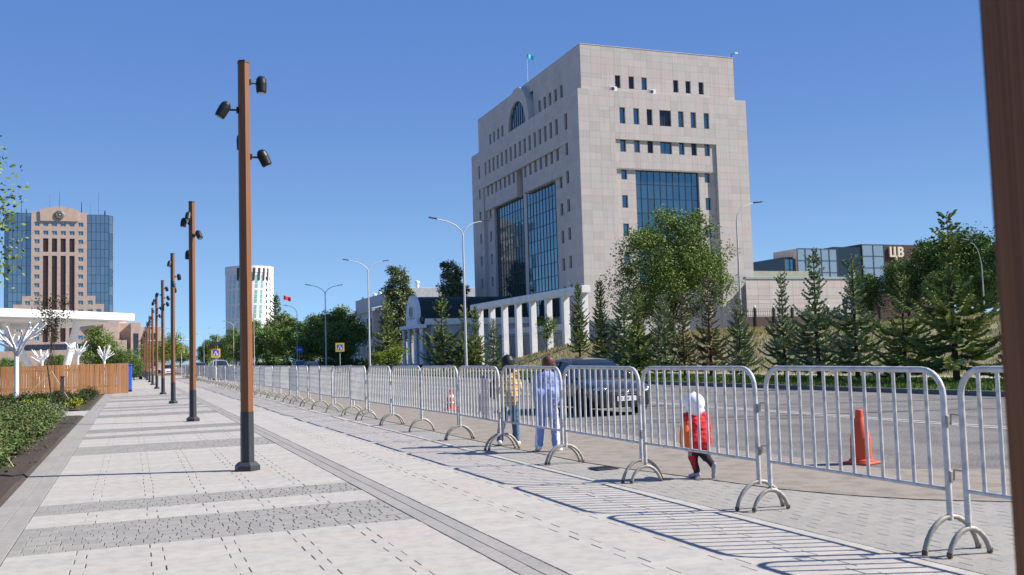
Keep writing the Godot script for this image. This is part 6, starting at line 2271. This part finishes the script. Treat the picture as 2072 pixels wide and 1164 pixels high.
func figure(o: Node3D, J: Dictionary, s: float, skin: Color, top: Dictionary, legs: Dictionary) -> void:
	# J: joints in the person's own axes (forward -z, right +x). One body surface, then clothes a little wider
	var skinf := func(_p: Vector3) -> Color: return skin
	var body := MB.new()
	var bb := [[J.pelvis, J.chest, 0.105 * s, 0.115 * s], [J.chest, J.neck, 0.10 * s, 0.05 * s], [J.neck, J.head, 0.05 * s, 0.05 * s]]
	for e in ["l", "r"]:
		bb.append([J.chest, J["sh" + e], 0.07 * s, 0.05 * s])
		bb.append([J["sh" + e], J["el" + e], 0.046 * s, 0.038 * s])
		bb.append([J["el" + e], J["wr" + e], 0.037 * s, 0.025 * s])
		bb.append([J.pelvis, J["hip" + e], 0.09 * s, 0.085 * s])
		bb.append([J["hip" + e], J["kn" + e], 0.078 * s, 0.052 * s])
		bb.append([J["kn" + e], J["an" + e], 0.052 * s, 0.035 * s])
		bb.append([J["an" + e], J["to" + e], 0.034 * s, 0.024 * s])
	surface(body, bb, 0.018, 0.04, skinf)
	head(body, J.head + Vector3(0, 0.02 * s, 0), J.look, s * top.get("head", 1.0), skinf)
	for e in ["l", "r"]:
		var fw: Vector3 = (J["wr" + e] - J["el" + e]).normalized()
		hand(body, J["wr" + e], fw, top.palm, s, e == "l", skinf)
	part("body", body, M.skin_v, o)
	var x: float = top.extra
	var jk := MB.new()
	var jb := [[J.pelvis + Vector3(0, top.hem, 0), J.chest, (0.125 + x) * s, (0.13 + x) * s], [J.chest, J.chest.lerp(J.neck, 0.75), (0.125 + x) * s, 0.066 * s]]
	for e in [-1.0, 1.0]:
		jb.append([J.pelvis + Vector3(e * 0.085 * s, top.hem, 0), J.chest + Vector3(e * 0.07 * s, 0, 0), (0.118 + x) * s, (0.105 + x) * s])
		jb.append([J.pelvis + Vector3(e * 0.075 * s, top.hem, -0.03 * s), J.pelvis + Vector3(e * 0.085 * s, top.hem + 0.05 * s, 0.03 * s), (0.115 + x) * s, (0.12 + x) * s])
	for e in ["l", "r"]:
		jb.append([J.chest.lerp(J.neck, 0.35), J["sh" + e], 0.09 * s, (0.066 + x * 0.5) * s])
		jb.append([J["sh" + e], J["el" + e], (0.064 + x * 0.6) * s, (0.054 + x * 0.6) * s])
		jb.append([J["el" + e], J["el" + e].lerp(J["wr" + e], top.sleeve), (0.054 + x * 0.6) * s, (0.04 + x * 0.5) * s])
	surface(jk, jb, 0.014, 0.035, top.colour, top.get("folds", 0.012))
	part(top.called, jk, M.cloth_v, o)
	var tb := []
	var tr := MB.new()
	var lx: float = legs.extra
	for e in ["l", "r"]:
		tb.append([J.pelvis + Vector3(0, 0.02 * s, 0), J["hip" + e], (0.11 + lx) * s, (0.105 + lx) * s])
		tb.append([J["hip" + e], J["kn" + e], (0.095 + lx) * s, (0.068 + lx) * s])
		tb.append([J["kn" + e], J["kn" + e].lerp(J["an" + e], 0.93), (0.068 + lx) * s, (legs.cuff) * s])
	surface(tr, tb, 0.014, 0.03, legs.colour, legs.get("folds", 0.012))
	part("trousers", tr, M.cloth_v, o)
	for e in ["l", "r"]:
		var sh := MB.new()
		var a: Vector3 = J["an" + e]
		var t: Vector3 = J["to" + e]
		var d := (t - a).normalized()
		var heel := a - d * 0.045 * s
		var dn: Vector3 = J.get("sole" + e, Vector3.DOWN)
		surface(sh, [[heel + dn * 0.035 * s, t + dn * 0.014 * s, 0.042 * s, 0.036 * s], [a, a.lerp(t, 0.55) + dn * 0.01 * s, 0.043 * s, 0.036 * s], [t + dn * 0.014 * s, t + d * 0.035 * s + dn * 0.018 * s, 0.037 * s, 0.03 * s]], 0.009, 0.02, skinf)
		part("shoe", sh, M[legs.shoe], o)

func build_people() -> void:
	# woman in the yellow checked shirt
	var w1 := thing("person", "person in yellow checked shirt and jeans standing behind the barrier", "person", Vector3(6.18, 0.0, -15.75), deg_to_rad(-30))
	var J := {"pelvis": Vector3(0, 0.86, 0), "chest": Vector3(0, 1.16, -0.02), "neck": Vector3(0, 1.33, -0.03), "head": Vector3(0, 1.44, -0.07), "look": Vector3(0.15, -0.35, -1), "shl": Vector3(-0.14, 1.25, -0.02), "shr": Vector3(0.14, 1.25, -0.02), "ell": Vector3(-0.19, 1.02, -0.06), "elr": Vector3(0.185, 1.02, -0.08), "wrl": Vector3(-0.12, 0.98, -0.27), "wrr": Vector3(0.10, 1.0, -0.28), "hipl": Vector3(-0.085, 0.82, 0), "hipr": Vector3(0.085, 0.82, 0), "knl": Vector3(-0.13, 0.45, -0.06), "knr": Vector3(0.11, 0.45, -0.01), "anl": Vector3(-0.165, 0.085, 0.06), "anr": Vector3(0.12, 0.085, 0.0), "tol": Vector3(-0.185, 0.04, -0.08), "tor": Vector3(0.14, 0.04, -0.145)}
	var plaid := func(p: Vector3) -> Color:
		var c := Color(0.58, 0.36, 0.085)
		var a := fposmod(p.y * 1.0, 0.105)
		var d := fposmod(p.x + 0.5, 0.10)
		if a < 0.03: c = Color(0.26, 0.13, 0.09)
		elif a < 0.05: c = Color(0.66, 0.56, 0.38)
		if d < 0.022: c = c.lerp(Color(0.18, 0.11, 0.10), 0.55)
		elif d < 0.04: c = c.lerp(Color(0.70, 0.62, 0.45), 0.5)
		return c
	var jeans := func(p: Vector3) -> Color: return Color(0.055, 0.11, 0.185) if fposmod(p.y * 7.0, 1.0) < 0.5 else Color(0.062, 0.122, 0.20)
	figure(w1, J, 0.96, Color(0.42, 0.25, 0.17), {"palm": Vector3(0, 1, 0), "extra": 0.0, "hem": -0.07, "sleeve": 0.8, "colour": plaid, "called": "checked_shirt"}, {"extra": 0.0, "cuff": 0.062, "colour": jeans, "shoe": "shoe_white"})
	var hb := MB.new()
	var white := func(_p: Vector3) -> Color: return Color(1, 1, 1)
	var hc: Vector3 = J.head + Vector3(0, 0.03, 0.0)
	var locks := [[hc + Vector3(0, 0.025, 0.015), hc + Vector3(0, 0.03, -0.025), 0.102, 0.094], [hc + Vector3(0, -0.02, 0.05), hc + Vector3(0, -0.17, 0.07), 0.09, 0.07]]
	for k in 11:
		var a := -1.35 + 2.7 * k / 10.0
		var hd := Vector3(sin(a), 0, cos(a))
		locks.append([hc + hd * 0.085 + Vector3(0, 0.02, 0.01), hc + hd * rng.randf_range(0.095, 0.12) + Vector3(rng.randf_range(-0.015, 0.015), rng.randf_range(-0.25, -0.17), 0.02), 0.034, 0.014])
	surface(hb, locks, 0.008, 0.012, white)
	part("hair", hb, M.hair_black, w1)
	var bag := MB.new()
	bag.box(Vector3(-0.27, 0.98, -0.1), Vector3(0.13, 0.34, 0.28), 0.05)
	bag.tube([Vector3(-0.27, 1.14, -0.04), Vector3(-0.2, 1.3, 0.0), Vector3(-0.12, 1.33, -0.03)], 0.014, 6)
	var bo := part("shoulder_bag", bag, M.fence_brown, self)
	bo.transform = w1.transform
	tag(bo, "dark shoulder bag hanging at the side of the person in yellow", "bag")
	# woman in the pale blue tracksuit, bent forward over the rail of the road
	var w2 := thing("person", "person in pale blue tracksuit with white shoes bending forward", "person", Vector3(6.3, 0.0, -14.35), deg_to_rad(-33))
	J = {"pelvis": Vector3(0, 0.84, 0.02), "chest": Vector3(0, 1.15, -0.10), "neck": Vector3(0.01, 1.30, -0.18), "head": Vector3(0.01, 1.40, -0.24), "look": Vector3(0.1, -0.5, -1), "shl": Vector3(-0.15, 1.20, -0.15), "shr": Vector3(0.155, 1.20, -0.15), "ell": Vector3(-0.215, 0.98, -0.2), "elr": Vector3(0.22, 0.99, -0.2), "wrl": Vector3(-0.12, 0.97, -0.42), "wrr": Vector3(0.11, 0.99, -0.43), "hipl": Vector3(-0.08, 0.80, 0.02), "hipr": Vector3(0.08, 0.80, 0.02), "knl": Vector3(-0.12, 0.44, -0.02), "knr": Vector3(0.115, 0.44, -0.02), "anl": Vector3(-0.15, 0.085, 0.02), "anr": Vector3(0.14, 0.085, 0.02), "tol": Vector3(-0.195, 0.04, -0.11), "tor": Vector3(0.18, 0.04, -0.11)}
	var blue := func(p: Vector3) -> Color:
		if absf(p.x) > 0.235: return Color(0.42, 0.44, 0.62)
		return Color(0.20, 0.275, 0.56)
	var bluep := func(p: Vector3) -> Color:
		if p.x < -0.175 + (0.84 - p.y) * 0.02 and p.y < 0.7: return Color(0.62, 0.64, 0.72)
		if p.x > 0.175 - (0.84 - p.y) * 0.02 and p.y < 0.7: return Color(0.62, 0.64, 0.72)
		return Color(0.19, 0.28, 0.55)
	figure(w2, J, 1.0, Color(0.45, 0.28, 0.20), {"palm": Vector3(0, 1, 0), "extra": 0.012, "hem": 0.02, "sleeve": 0.93, "colour": blue, "called": "tracksuit_top"}, {"extra": 0.004, "cuff": 0.066, "colour": bluep, "shoe": "shoe_white"})
	hb = MB.new()
	hc = J.head + Vector3(0, 0.03, 0.0)
	locks = [[hc + Vector3(0, 0.03, 0.02), hc + Vector3(0, 0.035, -0.03), 0.099, 0.09], [hc + Vector3(0, -0.01, 0.045), hc + Vector3(0, -0.05, 0.05), 0.08, 0.055]]
	for k in 12:
		var a := -1.6 + 3.2 * k / 11.0
		var hd := Vector3(sin(a), 0, cos(a))
		locks.append([hc + hd * 0.07 + Vector3(0, 0.06, 0.0), hc + hd * rng.randf_range(0.095, 0.115) + Vector3(rng.randf_range(-0.012, 0.012), rng.randf_range(-0.1, -0.05), 0.0), 0.03, 0.013])
	surface(hb, locks, 0.008, 0.011, white)
	part("hair", hb, M.hair_auburn, w2)
	# child in the red jacket, walking away
	var ch := thing("person", "small child in red jacket, white cap and black trousers walking along the barrier", "person", Vector3(6.52, 0.006, -10.25), deg_to_rad(-8))
	J = {"pelvis": Vector3(0, 0.47, 0), "chest": Vector3(-0.005, 0.66, -0.01), "neck": Vector3(-0.01, 0.78, -0.02), "head": Vector3(-0.01, 0.875, -0.02), "look": Vector3(-0.25, -0.1, -1), "shl": Vector3(-0.115, 0.735, -0.01), "shr": Vector3(0.11, 0.735, -0.01), "ell": Vector3(-0.165, 0.58, 0.03), "elr": Vector3(0.15, 0.59, -0.05), "wrl": Vector3(-0.19, 0.445, 0.0), "wrr": Vector3(0.11, 0.52, -0.2), "hipl": Vector3(-0.055, 0.45, 0), "hipr": Vector3(0.055, 0.45, 0), "knl": Vector3(-0.045, 0.26, -0.04), "knr": Vector3(0.085, 0.27, 0.02), "anl": Vector3(-0.02, 0.055, 0.0), "anr": Vector3(0.125, 0.155, 0.17), "tol": Vector3(-0.06, 0.025, -0.10), "tor": Vector3(0.128, 0.04, 0.145), "soler": Vector3(0.05, -0.25, 1).normalized()}
	var red := func(p: Vector3) -> Color:
		var seam := fposmod(p.y, 0.085)
		if p.x < -0.135 - (0.735 - p.y) * 0.02 and p.y < 0.70: return Color(0.72, 0.135, 0.028)
		return Color(0.44, 0.014, 0.02) if seam < 0.012 else Color(0.66, 0.028, 0.034)
	var blk := func(p: Vector3) -> Color:
		if p.x < -0.045 and p.y < 0.27 and p.y > 0.10 and p.z > -0.1: return Color(0.42, 0.02, 0.03)
		if p.x < -0.085 and p.y >= 0.27 and p.y < 0.40: return Color(0.30, 0.29, 0.27)
		return Color(0.028, 0.027, 0.034)
	figure(ch, J, 0.62, Color(0.46, 0.29, 0.21), {"palm": Vector3(0.5, 0, -1), "extra": 0.075, "hem": -0.035, "sleeve": 0.92, "colour": red, "called": "red_jacket", "head": 1.18}, {"extra": 0.02, "cuff": 0.062, "colour": blk, "shoe": "shoe_grey"})
	hb = MB.new()
	hc = J.head + Vector3(0, 0.03, 0)
	surface(hb, [[hc + Vector3(0, 0.02, 0.015), hc + Vector3(0, 0.018, -0.02), 0.122, 0.116], [hc + Vector3(0, -0.03, 0.02), hc + Vector3(0, -0.06, 0.025), 0.112, 0.10], [hc + Vector3(-0.105, -0.075, 0.0), hc + Vector3(0.105, -0.075, 0.01), 0.022, 0.022], [hc + Vector3(-0.08, -0.08, 0.07), hc + Vector3(0.08, -0.08, 0.07), 0.022, 0.022], [hc + Vector3(0, 0.13, 0.0), hc + Vector3(0, 0.14, 0.0), 0.02, 0.016]], 0.008, 0.022, white)
	part("white_cap", hb, M.cap_white, ch)
